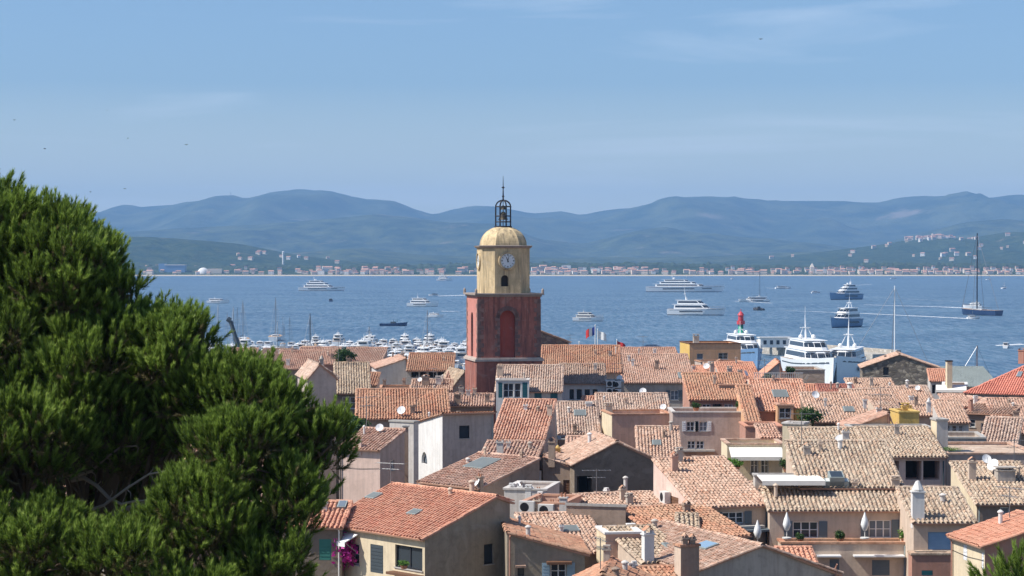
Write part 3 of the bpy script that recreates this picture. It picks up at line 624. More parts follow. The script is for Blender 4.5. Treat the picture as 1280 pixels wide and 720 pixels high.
h = H('grey gabled house with rounded chimney peering over the pine', (385, 474), 172, 12, px2=420, d=8, axis='u', t=.42, r=1.15, wall='greypink', roof='t_striped', chim=[(402, 461, 447, 5, 'c', 'grey')])
H('low orange roof with dark flat terrace edge behind the pine top', (345, 462), 250, 2, px2=398, d=9, t=1, r=1.8, wall='brownwall', roof='t_orange', chim=[(360, 457, 448, 4, 'b', 'white')])
H('orange roofed house with broad brick red wall at left of marina', (285, 452), 300, 3, px2=318, d=8, t=1, r=1.5, wall='salmon', roof='t_orange', wins=[('front', 292, 454, 300, 461, 'w')])
H('small brown roofed house behind pine, second from marina edge', (317, 452), 290, -4, px2=352, d=8, t=1, r=1.4, wall='terracotta', roof='t_terra', wins=[('front', 335, 456, 341, 462, 'w')])
H('wide orange roof with dark chimneys in front of moored boats', (372, 456), 280, 3, px2=424, d=9, t=1, r=1.9, wall='terracotta', roof='t_orange', chim=[(416, 449, 441, 4, 'b', 'brownwall')])
H('orange roofed house with pale plaster front facing over grey roof, near the marina', (423, 458), 262, -3, px2=474, d=9, t=1, r=1.9, wall='salmon', roof='t_terra', chim=[(440, 452, 442, 3, 'b')], wins=[('front', 455, 460, 462, 467, 'w')])
H('light grey gabled house left of dark windowed gallery', (472, 461), 228, 8, px2=509, d=9, axis='u', t=.97, r=1.05, wall='lightgrey', roof='t_terra', chim=[(506, 452, 444, 4, 'b', 'brownwall')])
H('house with orange roof over a row of dark gallery windows', (509, 464), 222, 0, px2=566, d=7, t=1, r=1.5, wall='grey', roof='t_terra', wins=[('front', 514, 465, 523, 472, 'g'), ('front', 525, 465, 533, 472, 'g'), ('front', 536, 465, 545, 472, 'g'), ('front', 547, 465, 556, 472, 'g')])
H('roof terrace with brown timber fence below the grey gable', (474, 486), 205, 2, px2=514, d=5, axis='flat', wall='brownwall', sides={}, coping='t_terra', chim=[(482, 482, 470, 4, 'b'), (506, 482, 470, 4, 'q')])
H('low tiled house with small dormers between terrace and tower', (514, 489), 200, 0, px2=564, d=4, t=1, r=.8, wall='beige', roof='t_mixed', chim=[(532, 482, 469, 9, 'b', 'brownwall'), (548, 481, 471, 7, 't', 'lightgrey')], dish=[(525, 474, 3)])
H('beige house with steep pale tiled roof leaning against the left foot of tower', (561, 490), 210, 14, px2=582, d=7, axis='u', t=.95, r=2.0, wall='beige', roof='t_pale')
H('salmon stub of house with orange roof below the tower', (562, 508), 172, 0, px2=616, d=3.5, t=1, r=.7, wall='brownwall', roof='t_terra', chim=[(572, 505, 491, 8, 'b', 'brownwall'), (609, 503, 492, 6, 'b')])
# church
H('church nave of brown stone with gable end showing right of the bell tower', (655, 429), 232, 6, px2=711, d=16, axis='u', t=.1, r=1.8, rb=.0, wall='brownstone', roof='t_brown', name='church_nave', cat='church')
H('house with large orange roof adjoining the right side of the tower', (676, 466), 213, -2, px2=776, d=10, t=1, r=2.3, wall='beige', roof='t_terra')
h = H('attic house with teal shutters and white framed glazed balcony below tower', (620, 490), 190, -2, px2=702, d=6, t=1, r=2.05, wall='lightgrey', roof='t_striped', wins=[('front', 668, 491, 677, 500, 'c', 'shutteal'), ('front', 688, 491, 697, 500, 'c', 'shutteal')], chim=[(625, 470, 455, 7, 'b', 'beige')])
h = H('white dormer gallery with teal shutters set in the attic roof', (620, 476), 188, -2, px2=661, d=2.5, axis='flat', wall='white', name='dormer_gallery', cat='dormer', coping='lightgrey', par=.03, wins=[('front', 629, 479, 642, 497, 'f', None, 2), ('front', 643, 479, 651, 497, 'f', None, 1), ('front', 623, 478, 628, 497, 'c', 'shutteal'), ('front', 653, 478, 660, 497, 'c', 'shutteal')])
h = H('white fronted house with four tall windows under orange eave', (700, 480), 205, -1, px2=757, d=6, t=1, r=1.6, wall='white', roof='t_terra', wins=[('front', 711, 486, 718, 500, 'w', None, 1, 0), ('front', 720, 486, 728, 500, 'w', None, 1, 0), ('front', 730, 486, 738, 500, 'w', None, 1, 0), ('front', 740, 486, 748, 500, 'w', None, 1, 0)])
H('narrow white plant house stacked with air conditioning units', (758, 478), 203, 0, px2=780, d=4, axis='flat', wall='grey', sides={}, name='plant_house', coping='concrete', ac=[(763, 493, 'front', 2), (771, 494, 'front', 2)], dish=[(773, 470, 4)], ant=[(768, 478, 2)])
H('grey fronted house with orange roof and black window opening', (779, 479), 210, 0, px2=868, d=9.5, t=1, r=2.4, wall='grey', roof='t_terra', wins=[('front', 789, 493, 798, 502, 'o'), ('front', 802, 493, 809, 501, 'w'), ('front', 838, 488, 848, 500, 's', 'shutgrey')], chim=[(821, 462, 449, 5, 'b', 'brownwall'), (786, 452, 444, 3, 'b', 'white')], sky=[(847, 474, 860, 467)])
H('terrace house with cluttered roof left of blue roofed hall', (733, 452), 240, 0, px2=772, d=8, axis='flat', wall='beige', coping='concrete', chim=[(748, 453, 440, 5, 't', 'brownwall'), (766, 453, 441, 4, 'b')], wins=[('front', 737, 455, 744, 461, 'o'), ('front', 752, 455, 760, 461, 'o')])
H('pink roofed house at the quay left of cluttered terrace', (706, 449), 262, 0, px2=736, d=7, t=1, r=1.0, wall='grey', roof='t_mixed')
H('orange roof between cluttered terrace and ochre building', (770, 456), 245, 0, px2=850, d=8, t=1, r=1.6, wall='beige', roof='t_orange')
H('dark blue roofed open hall on posts at the quayside', (791, 442), 335, 0, px2=842, d=8, axis='hip', r=1.1, hip=2.5, wall='darkgrey', roof='blueroof', name='quay_hall', cat='hall', wins=[('front', 793+i*8, 443, 799+i*8, 449, 'o') for i in range(6)])
h = H('ochre flat roofed building with lit yellow corner pilasters', (862, 430), 250, 5, px2=926, d=7, axis='flat', wall='ochre', sides={'left': 'yellow'}, coping='brownwood', wins=[('front', 871, 442, 879, 449, 'w', 'offwhite', 1, 0), ('front', 898, 441, 910, 449, 'w', 'offwhite')], chim=[(870, 431, 418, 7, 't', 'grey')])
H('grey beige annex below the ochre building', (876, 453), 240, 5, px2=930, d=4, axis='flat', wall='greypink', coping='t_terra')
H('orange roofed house with small white skylight below the ochre building', (868, 473), 222, 6, px2=905, d=5, t=1, r=1.0, wall='beige', roof='t_orange', chim=[(900, 466, 450, 8, 'b', 'lightgrey'), (890, 468, 452, 5, 't', 'grey')], dish=[(883, 457, 4)])
h = H('terracotta dormered house with balcony opening and orange eave', (862, 500), 176, 2, px2=936, d=5, t=1, r=1.9, wall='terracotta', roof='t_terra', wins=[('front', 878, 505, 888, 513, 'f', None, 2), ('front', 891, 505, 902, 513, 'g'), ('front', 905, 505, 916, 513, 'w')])
H('flat topped dormer box with dark glazed window and air conditioner', (899, 482), 178, 2, px2=934, d=3, axis='flat', wall='brownwall', name='dormer_box', cat='dormer', coping='potrim', par=.02, wins=[('front', 901, 484, 916, 496, 'w', None, 1, 0)], ac=[(926, 496)])
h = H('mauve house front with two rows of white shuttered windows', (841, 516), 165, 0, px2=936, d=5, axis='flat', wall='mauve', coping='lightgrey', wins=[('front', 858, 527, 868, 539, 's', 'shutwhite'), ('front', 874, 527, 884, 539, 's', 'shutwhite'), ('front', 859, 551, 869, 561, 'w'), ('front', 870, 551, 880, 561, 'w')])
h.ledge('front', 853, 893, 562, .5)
h = H('salmon house with flat tile capped top and blank wall', (765, 519), 168, 7, px2=842, d=5, axis='flat', wall='salmon', sides={'left': 'cream'}, coping='t_terra', chim=[(760, 517, 504, 9, 't', 'beige')])  # cream left wall: sunlight on the salmon side put into the colour
H('long striped pink tile roof behind the salmon wall', (748, 519), 182, 0, px2=838, d=5, t=1, r=1.5, wall='beige', roof='t_striped', chim=[(757, 517, 505, 5, 't')], dish=[(829, 508, 4)], ant=[(827, 512, 1.5)])
H('house with striped pink roof, grey skylight and white roof box', (699, 543), 171, 0, px2=749, d=7, t=1, r=2.1, wall='darkgrey', sides={'right': 'beige'}, roof='t_striped', sky=[(717, 521, 732, 514)], chim=[(736, 508, 504, 8, 't', 'white'), (719, 541, 530, 4, 'b', 'brownwall')])
H('low dark stone wall house under the striped roof', (698, 550), 160, 0, px2=755, d=3, axis='flat', wall='brownstone', coping='concrete')
H('small pale tiled lean-to with oval skylight against the salmon wall', (798, 573), 150, -2, px2=851, d=5, t=1, r=1.8, wall='beige', roof='t_mixed', sky=[(815, 558, 826, 552)])
h = H('dark stone gabled house with broad pale roof slope in mid town', (718, 581), 132, 8.5, px2=826, d=8, axis='u', t=.49, r=1.35, rb=-.05, wall='darkgrey', roof='t_mixed', wins=[('front', 721, 595, 740, 628, 'o')], chim=[(695, 572, 560, 6, 'c', 'yellow')])
h = H('brown walled house with wooden door and mono pitched roof beside the dark gable', (679, 572), 134, -12, px2=723, d=5, axis='u', t=0, r=-.9, rb=-.8, wall='brownwall', roof='t_mixed', wins=[('front', 704, 600, 712, 622, 'd')], chim=[(682, 578, 552, 8, 'b', 'brownwall')], ac=[(669, 600)])
H('dim rear wall with air conditioners and dish between brown houses', (660, 585), 138, 0, px2=684, d=4, axis='flat', wall='brownwall', coping='concrete', ac=[(674, 596, 'front', 1), (674, 612, 'front', 1)], dish=[(664, 592, 5, -.8)])
h = H('row house with long narrow orange roof and thick tiled eave', (766, 644), 116, 52, px2=816, d=2.0, t=1, r=.75, wall='ochre', roof='t_terra', chim=[(794, 612, 592, 7, 'p', 'lightgrey')])
H('pale tiled low roof at the foot of the pink gabled house', (768, 660), 112, 20, px2=868, d=6, t=1, r=1.05, wall='brownwall', roof='t_mixed', chim=[(825, 655, 648, 9, 't', 'lightgrey')])
h = H('pink walled house with wide mottled tile roof and grey shuttered balcony windows', (869, 635), 112, 16, px2=960, d=6.6, t=1, r=1.95, wall='beige', sides={'left': 'pinkbeige'}, roof='t_mixed', chim=[(843, 589, 567, 8, 'b', 'salmon')],
  wins=[('left', 838, 621, 848, 633, 'c', 'brownwood'), ('front', 903, 640, 930, 655, 'f', 'shutgrey', 3), ('front', 904, 668, 932, 680, 'f', 'shutgrey', 3)], ac=[(836, 628, 'left', 1)])
h.ledge('front', 895, 950, 657, .7); h.ledge('front', 893, 962, 661, 1.1, .1, 'shutgrey', 'awning_box')
# right hand long houses
h = H('long beige house with straw striped roof, grey shutters and tile capped balcony', (962, 639), 112, 0, px2=1140, d=8, t=.36, r=.8, rb=.5, wall='beige', roof='t_straw', roofpitch=.235,
  wins=[('front', 991, 652, 1023, 673, 'f', 'shutgrey', 3), ('front', 1086, 650, 1114, 673, 'f', 'shutgrey', 3)], dish=[(1137, 626, 5)])
h = H('upper storey of straw roofed house with white framed roof box', (1001, 610), 114.6, 0, px2=1128, d=6.2, t=1, r=1.95, wall='beige', roof='t_straw', roofpitch=.235, sky=[(1030, 617, 1060, 606, 'white', .35), (1034, 610, 1052, 601, 'pane', .6)], chim=[(1121, 612, 600, 10, 't')])
h = H('beige lower front with tile capped balcony parapet and dark shutters below long straw roof', (977, 680), 110.3, 0, px2=1140, d=1.6, axis='flat', wall='beige', coping='t_terra', wins=[('front', 1037, 699, 1049, 719, 'c', 'shutgrey'), ('front', 1090, 700, 1112, 719, 'c', 'shutgrey')])
h.ledge('front', 1066, 1129, 693, .5, .08, 'whitepaint', 'awning_box'); h.ledge('front', 1020, 1050, 693, .5, .08, 'whitepaint', 'awning_box'); pipe(h, 'front', 1131, 682, 719)
h = H('grey beige house with dark loggia openings and speckled straw roof', (1090, 572), 128, 0, px2=1182, d=6, t=1, r=1.3, wall='pinkbeige', sides={}, roof='t_straw', wins=[('front', 1096, 576, 1124, 593, 'o'), ('front', 1132, 576, 1152, 600, 'o'), ('front', 1154, 576, 1175, 600, 'o')])
pipe(h, 'front', 1179, 576, 622, 'shutdark')
H('wide speckled straw roof with white flue behind the long house', (1003, 573), 128.5, 0, px2=1091, d=6, t=1, r=1.3, wall='beige', roof='t_straw', chim=[(1057, 560, 536, 8, 'b', 'lightgrey')], dish=[(1050, 548, 6)])
h = H('mauve grey house with tile capped parapet at right edge', (1183, 568), 130, 0, px2=1300, d=8, axis='flat', wall='mauve', coping='t_mixed', par=.1)
h = H('tall pale chimney tower house beside the loggia roof', (1171, 526), 132.5, 4, px2=1185, d=1.4, axis='flat', wall='lightgrey', sides={'left': 'cream'}, coping='concrete', name='chimney_tower', cat='chimney')
h = H('house with cream striped roof, satellite dish and pointed chimney at right edge', (1221, 631), 118, 2, px2=1310, d=6, t=1, r=1.75, wall='brownwall', sides={'left': 'cream'}, roof='t_straw', roofpitch=.235, chim=[(1215, 600, 573, 9, 'b', 'beige'), (1256, 600, 585, 22, 't', 'grey')], dish=[(1242, 580, 8, -.9)], wins=[('front', 1250, 634, 1262, 650, 'w', None, 1)])  # pale left and brown front put sun and shade into the plaster
h = H('narrow house with pale striped roof and blue roller blind', (1142, 654), 108, 0, px2=1219, d=4.6, t=1, r=1.25, wall='beige', roof='t_straw', roofpitch=.235, wins=[('front', 1160, 665, 1190, 687, 'r', 'rollblue')], chim=[(1147, 648, 607, 15, 'c', 'white')])
H('terracotta coloured lower terrace below the blue blind', (1140, 694), 107, 0, px2=1193, d=1.0, axis='flat', wall='terracotta', coping='t_straw', wins=[('front', 1152, 713, 1166, 719, 'c', 'shutteal')])
h = H('cream house with clean salmon roof and white shutters, bottom right corner', (1231, 684), 95, -80, px2=1190.5, anchor='R', d=6.4, t=.52, r=1.0, rb=-.1, wall='cream', sides={'right': 'terracotta'}, roof='t_orange', wins=[('front', 1204, 681, 1209, 700, 'c', 'shutwhite'), ('front', 1227, 691, 1232, 712, 'c', 'shutwhite')], ant=[(1262, 650, 1.6)])
# bottom centre
h = H('house with shallow grey gable, pale tile roof and blue skylight at bottom edge', (873, 715), 95, 24, px2=1046, d=9.5, axis='u', t=.45, r=.95, rb=-.6, wall='grey', sides={'left': 'grey'}, roof='t_mixed', sky=[(884, 690, 910, 679, 'skylightblue')])
H('twin brown brick chimney stack rising beside the blue skylight', (851, 684), 93, 20, px2=874, d=.7, axis='flat', wall='brownwall', sides={'left': 'beige'}, name='stack_or_shade_slab', cat='chimney', coping='t_terra', par=.02, chim=[(856, 684, 672, 7, 'b', 'brownwall'), (867, 684, 674, 7, 'b', 'brownwall')])
H('rough orange roof filling the bottom edge in front of brown chimney', (800, 756), 90, 14, px2=882, d=4, t=1, r=.9, wall='brownwall', roof='t_terra')
h = H('rough orange lichened roof peak at the bottom centre edge', (692, 750), 89, -8, px2=816, d=4.5, axis='u', t=.5, r=1.1, rb=.1, wall='brownwall', roof='t_terra')
h = H('grey beige house with blue shutters and small pergola hood at bottom', (634, 668), 100, 3, px2=731, d=6, axis='u', t=0, r=-1.05, rb=-1.05, wall='olive', sides={}, roof='t_terra', wins=[('front', 647, 708, 655, 720, 'w', 'darkframe', 1, 0), ('front', 688, 704, 708, 724, 'f', 'shutlb', 2)])
h.ledge('front', 683, 714, 701, .5, .12, 'brownwood', 'hood'); h.ledge('front', 644, 657, 706, .4, .1, 't_brown', 'hood')
H('pale mottled roof with glass skylight behind the blue shuttered house', (672, 694), 104, 10, px2=764, d=6, t=1, r=1.25, wall='beige', roof='t_mixed', sky=[(700, 667, 721, 660, 'skylightgrey')], chim=[(767, 700, 681, 16, 't', 'ochre')])
H('pale pink terrace walls with row of dishes and units in mid town', (651, 629), 113, -15, px2=706, d=4, axis='flat', wall='salmon', sides={'left': 'cream'}, coping='potrim', par=.5, chim=[(672, 660, 636, 9, 'q', 'lightgrey'), (652, 650, 632, 8, 'b', 'beige'), (690, 640, 626, 6, 'q', 'brownwall'), (700, 634, 622, 5, 'b', 'salmon'), (662, 630, 616, 6, 't', 'white')], dish=[(642, 612, 5), (655, 608, 5), (668, 616, 4)], ac=[(660, 640), (684, 644)])
H('white plant terrace behind orange roof with jumble of white units', (630, 612), 119, -12, px2=683, d=4, axis='flat', wall='lightgrey', coping='lightgrey', par=.3, chim=[(640, 616, 606, 6, 't', 'white'), (650, 618, 608, 5, 'b', 'white'), (659, 620, 609, 7, 't', 'white'), (670, 621, 612, 5, 'q', 'beige')], dish=[(634, 606, 4, -1), (648, 606, 4), (664, 611, 4, .3)])
H('long dark brown parapet wall with pale pillar crossing the roofs', (708, 632), 110, -14, px2=782, d=.3, axis='flat', wall='brownwall', sides={'left': 'cream'}, coping='concrete', par=.02, name='parapet_wall', cat='wall')
h = H('stepped pinkish parapet with little white battlements', (757, 668), 101, 8, px2=803, d=2.5, axis='flat', wall='salmon', sides={'left': 'cream'}, coping='white', par=.3, chim=[(785, 660, 650, 10, 't', 'white')])
H('pale roof with white chimney and glass roof lights left of the brown stack', (803, 705), 98, 18, px2=864, d=5, t=1, r=1.0, wall='beige', roof='t_pale', chim=[(810, 702, 660, 13, 'b', 'white')], sky=[(826, 690, 845, 682)])
H('pinkish tiled roof with grey ducts behind the blue skylight', (826, 676), 106, 22, px2=935, d=5, t=1, r=1.0, wall='brownwall', roof='t_terra', chim=[(842, 668, 655, 10, 't', 'grey')])
# upper right
H('small red tiled gable in front of long house, dormer peak', (979, 712), 100, 0, px2=1022, d=2.6, t=1, r=.6, wall='salmon', roof='t_orange')
h = H('cream house with large white awning over garden doors', (909, 556), 142, 0, px2=980, d=4, axis='flat', wall='paleyellow', sides={}, coping='t_mixed', wins=[('front', 938, 572, 948, 592, 'f', None, 2, 1), ('front', 951, 572, 961, 592, 'f', None, 2, 1)])
h.awning(911, 559, 977, 571, 1.6)
h = H('low straw roof with cream awning edge in front of the awning house', (916, 620), 122, 0, px2=962, d=3, t=1, r=.4, wall='brownwall', roof='t_mixed')
h = H('shaded terrace house with long cream awning in front of the garden doors', (944, 596), 116.2, 0, px2=1003, d=1, axis='flat', wall='lightgrey', coping='concrete', wins=[('front', 988, 604, 1000, 622, 'w')])
h.awning(946, 593.5, 1023, 601, 2.6)
h = H('tall cream wall lit by sun between awning house and straw roof', (978, 530), 137, -22, px2=1004, d=1.5, axis='flat', wall='paleyellow', sides={'left': 'paleyellow'}, coping='lightgrey', name='house_wall', cat='wall')
H('dark red terrace opening under orange tiles left of the cream wall', (932, 534), 150, 0, px2=978, d=4, axis='flat', wall='terracotta', coping='t_orange')
h = H('orange house with dormer door and striped pink roof below the railing', (947, 514), 166, 0, px2=1014, d=6, t=1, r=2.1, wall='terracotta', sides={}, roof='t_striped', sky=[(964, 498, 983, 489)])
H('dormer with white double door in the striped pink roof', (972, 507), 164.5, 0, px2=992, d=2.2, axis='flat', wall='ochre', coping='t_striped', par=.02, name='dormer', cat='dormer', wins=[('front', 974, 509, 989, 523, 'f', None, 2, 1)])
H('yellow ochre wall block right of the white dormer door', (993, 512), 165, 0, px2=1016, d=3, axis='flat', wall='yellow', coping='t_terra')
H('narrow orange roof ridge stepping down beside the mauve house', (935, 532), 160, 0, px2=951, d=8, t=1, r=2.5, wall='ochre', roof='t_terra')
h = H('roof terrace with pale railing above the striped pink roof', (942, 480), 185, 0, px2=1004, d=5, axis='flat', wall='grey', coping='concrete', par=.3)
u0, z0 = 0, h.E+.1
mb = MB()
for i in range(26): q = .1+(h.w-.2)*i/25; mb.box(q-.02, q+.02, .05, .09, z0, z0+.85)
mb.box(0, h.w, .04, .1, z0+.85, z0+.91); mb.build('railing', 'offwhite', h.root)
H('grey gabled house with orange rake in front of the superyachts', (950, 474), 215, -4, px2=977, d=7, axis='u', t=.9, r=1.7, wall='greypink', roof='t_orange')
H('low orange roofed house with terrace clutter left of grey gable', (904, 478), 205, 0, px2=952, d=8, t=1, r=1.5, wall='grey', roof='t_orange', chim=[(912, 474, 458, 6, 't', 'grey'), (925, 474, 461, 5, 'b')], dish=[(932, 466, 4, 1)])
H('beige stone paved building block before the white yachts', (993, 463), 230, 0, px2=1031, d=7, axis='flat', wall='tilepave', coping='concrete')
H('small salmon house with planted terrace beside the stone block', (976, 468), 225, 0, px2=994, d=5, axis='flat', wall='salmon', coping='t_terra')
H('dark red walled house under the beige stone block', (1010, 490), 190, 0, px2=1038, d=5, axis='flat', wall='terracotta', coping='t_red')
H('low house with thin dark red tiled roof behind the yacht quay', (1030, 503), 182, 0, px2=1075, d=4.5, t=1, r=1.2, wall='grey', roof='t_red', chim=[(1062, 496, 478, 8, 'p', 'white')])
H('house with pink and grey striped ruined roof', (1014, 528), 160, 0, px2=1074, d=6, t=1, r=1.8, wall='darkgrey', roof='t_mixed', sky=[(1053, 516, 1066, 510), (1022, 520, 1034, 512, 'darkframe', .05)])
h = H('rubble stone gabled building with pale tiled rake before the bay', (1078, 460), 240, -7, px2=1175, d=6.5, axis='u', t=.48, r=1.5, rb=-.1, wall='rubble', roof='t_mixed', wins=[('front', 1104, 459, 1111, 469, 'w', 'darkframe', 1, 0)])
H('long low pale roof with dark striped ridge under the rubble gable', (1072, 504), 186, 0, px2=1130, d=7, t=1, r=1.7, wall='lightgrey', roof='t_mixed', chim=[(1078, 497, 484, 5, 'b', 'lightgrey'), (1112, 492, 478, 4, 'p')], sky=[(1085, 502, 1098, 496), (1100, 501, 1111, 496)])
H('pale tiled house with rooftop windows left of the yellow terrace', (1066, 524), 168, 0, px2=1130, d=6.5, t=1, r=1.9, wall='beige', roof='t_mixed', chim=[(1092, 520, 508, 5, 'b'), (1081, 512, 498, 4, 'b', 'white')])
H('pale tiled roof house right of the yellow terrace with tiny chimneys', (1128, 520), 172, 0, px2=1172, d=7, t=1, r=1.9, wall='beige', roof='t_mixed', chim=[(1145, 508, 494, 4, 'b', 'brownwall'), (1161, 516, 500, 5, 'c', 'white')])
H('ochre gabled house with orange sloping coping below pale roofs', (1063, 536), 148, 2, px2=1112, d=4, axis='u', t=.97, r=1.0, wall='ochre', roof='t_orange')
h = H('bright yellow terrace walls with raised yellow pillars', (1124, 516), 150, 2, px2=1149, d=3, axis='flat', wall='yellow', coping='yellow', par=.5, chim=[(1129, 520, 504, 9, 't', 'yellow'), (1143, 521, 508, 6, 't', 'yellow')])
H('long low concrete roof edge in front of yellow terrace', (1065, 536), 145, 0, px2=1166, d=3, axis='flat', wall='concrete', coping='concrete')
h = H('cream house with covered gallery and pinkish roof right of the rubble gable', (1163, 477), 225, -8, px2=1187, d=5, t=1, r=1.0, wall='lightgrey', roof='t_orange', wins=[('front', 1165, 481, 1169, 492, 'g'), ('front', 1171, 481, 1177, 492, 'g')])
h = H('house with long white balcony canopy beside the white chimney', (1178, 482), 205, -12, px2=1209, d=5, axis='flat', wall='brownwall', coping='white', wins=[('front', 1182, 488, 1190, 498, 'o'), ('front', 1194, 490, 1203, 500, 'o')])
h.awning(1170, 481, 1208, 487, 1.2, 'canvas')
H('tall cream chimney tower in front of the green metal roof', (1184, 452), 204, 0, px2=1190.5, d=.8, axis='flat', wall='cream', name='chimney_tower', cat='chimney', coping='black', par=.02)
H('quayside shed with grey green metal roof', (1194, 484), 290, 0, px2=1250, d=18, t=.6, r=2.2, wall='grey', roof='zinc', name='metal_roof_shed', cat='shed')
h = H('big mauve building with vivid coral hipped roof at right edge', (1209, 491), 196, -30, px2=1420, d=16, axis='hip', hip=8, r=4.3, wall='mauve', roof='t_coral', wins=[('front', 1222, 497, 1229, 505, 'w'), ('front', 1252, 494, 1259, 502, 'w')], sky=[(1273, 472, 1279, 466, 'panepale')], chim=[(1277, 448, 436, 7, 'b', 'terracotta')])
H('house with pink roof and row of blue dark windows, right side', (1178, 529), 158, -3, px2=1211, d=5, t=1, r=1.3, wall='lightgrey', roof='t_mixed', wins=[('front', 1182, 532, 1188, 541, 'w', None, 1), ('front', 1190, 532, 1196, 541, 'w', None, 1), ('front', 1198, 532, 1204, 541, 'w', None, 1)])
H('low grey house under the row of blue windows', (1183, 548), 145, -6, px2=1232, d=5, axis='flat', wall='grey', coping='concrete', wins=[('front', 1186, 553, 1194, 562, 'o')])
h = H('row of small dormer windows in a brown wall stepping down right', (1208, 517), 165, -28, px2=1264, d=3, axis='v', t=1, r=.5, wall='brownwall', roof='t_mixed', wins=[('front', 1212, 524, 1219, 534, 'w', None, 1), ('front', 1226, 529, 1233, 539, 'w', None, 1), ('front', 1239, 534, 1247, 545, 'w', None, 1)], chim=[(1214, 515, 498, 6, 'p', 'terracotta'), (1206, 512, 500, 5, 'p', 'terracotta')])
H('pink striped roof sloping below the dormer windows', (1226, 556), 148, -18, px2=1270, d=5, t=1, r=1.5, wall='brownwall', roof='t_striped', dish=[(1212, 545, 4)])
H('pale orange roofed house with brick chimney near right edge', (1222, 524), 176, 10, px2=1262, d=7, axis='u', t=.7, r=1.4, rb=.6, wall='terracotta', roof='t_orange', chim=[(1266, 522, 506, 9, 't', 'darkgrey')])
H('wide pale orange roof against right edge below the coral roof', (1248, 542), 160, -6, px2=1310, d=8, t=1, r=2.1, wall='brownwall', roof='t_orange', chim=[(1270, 528, 512, 7, 'b', 'brownwall')])
F_ = [('tiny orange lean-to roof tucked between mauve front and cream wall', 952, 548, 146, 975, 2.5, .7, 't_orange', 'salmon'), ('small weathered roof left of the salmon wall chimney', 708, 566, 146, 742, 3, .8, 't_terra', 'brownwall'),
 ('short striped roof under the white fronted windows', 726, 512, 192, 756, 3.5, .9, 't_striped', 'lightgrey'), ('little grey annex roof right of the plant house', 786, 508, 196, 820, 3.5, .7, 't_mixed', 'grey'),
 ('small shed roof left of bright yellow terrace', 1096, 512, 160, 1122, 3, .8, 't_terra', 'beige'), ('narrow pinkish roof between two tiny white chimneys on the right', 1136, 500, 182, 1166, 4, .9, 't_striped', 'cream'),
 ('stubby orange roof before the white balcony canopy', 1186, 509, 180, 1216, 3.5, .8, 't_orange', 'lightgrey'), ('low terracotta annex left of the brick chimney at right', 1236, 532, 168, 1262, 3, .7, 't_terra', 'beige'),
 ('small orange lean-to below the stone paved block', 1000, 494, 188, 1028, 3, .7, 't_orange', 'beige'), ('tiny grey shed roof among terrace clutter before the ochre building', 884, 462, 230, 902, 3, .5, 't_mixed', 'white'),
 ('small brown shed roof in shadow by the dark gable door', 742, 634, 121, 764, 2, .5, 't_brown', 'brownwall'), ('pale lean-to roof against the pink gabled house', 848, 662, 108, 872, 1.8, .5, 't_pale', 'salmon'),
 ('short roof with clay pots left of the grey gable', 446, 482, 196, 470, 4, .9, 't_terra', 'beige'), ('low roof squeezed between gallery house and the tower', 556, 478, 212, 578, 4, .8, 't_orange', 'cream')]
for (lb_, x0_, y0_, Y_, x1_, d_, r_, rf_, wl_) in F_: H(lb_, (x0_, y0_), Y_, random.uniform(-6, 6), px2=x1_, d=d_, t=1, r=r_, wall=wl_, roof=rf_)
hid = random.Random(3)
for i in range(24):     # the town goes on behind the pine
    Y_ = 112+(i//4)*34+hid.uniform(-5, 5); px_ = (i % 4)*95-40+hid.uniform(-12, 12); z_ = 30-hid.uniform(12.5, 14.2); py_ = HOR+(30-z_)/Y_*F; wd_ = hid.uniform(8, 11)
    if px_+wd_*F/Y_ > 330: wd_ = max(4, (330-px_)*Y_/F)
    H('orange roofed house standing hidden behind the big pine', (px_, max(py_, 478)), Y_, hid.uniform(-14, 10), w=wd_, d=hid.uniform(6, 9), t=hid.choice([1, .6]), r=hid.uniform(1.3, 1.9), wall=hid.choice(['beige', 'salmon', 'pinkbeige', 'cream', 'greypink']), roof=hid.choice(['t_terra', 't_orange', 't_mixed', 't_striped']),
      wins=[('front', px_+wd_*F/Y_*q, max(py_, 478)+1.3*F/Y_, px_+wd_*F/Y_*q+1.0*F/Y_, max(py_, 478)+2.6*F/Y_, 's', 'shutgrey') for q in (.2, .6)], group='houses hidden behind the pine')
# fill rows behind (seen only as slivers between the others)
H('pale plastered back house between mauve front and striped roofs', (1105, 556), 140, 0, px2=1170, d=3, axis='flat', wall='lightgrey', coping='concrete')
print('houses', len(HOUSES))

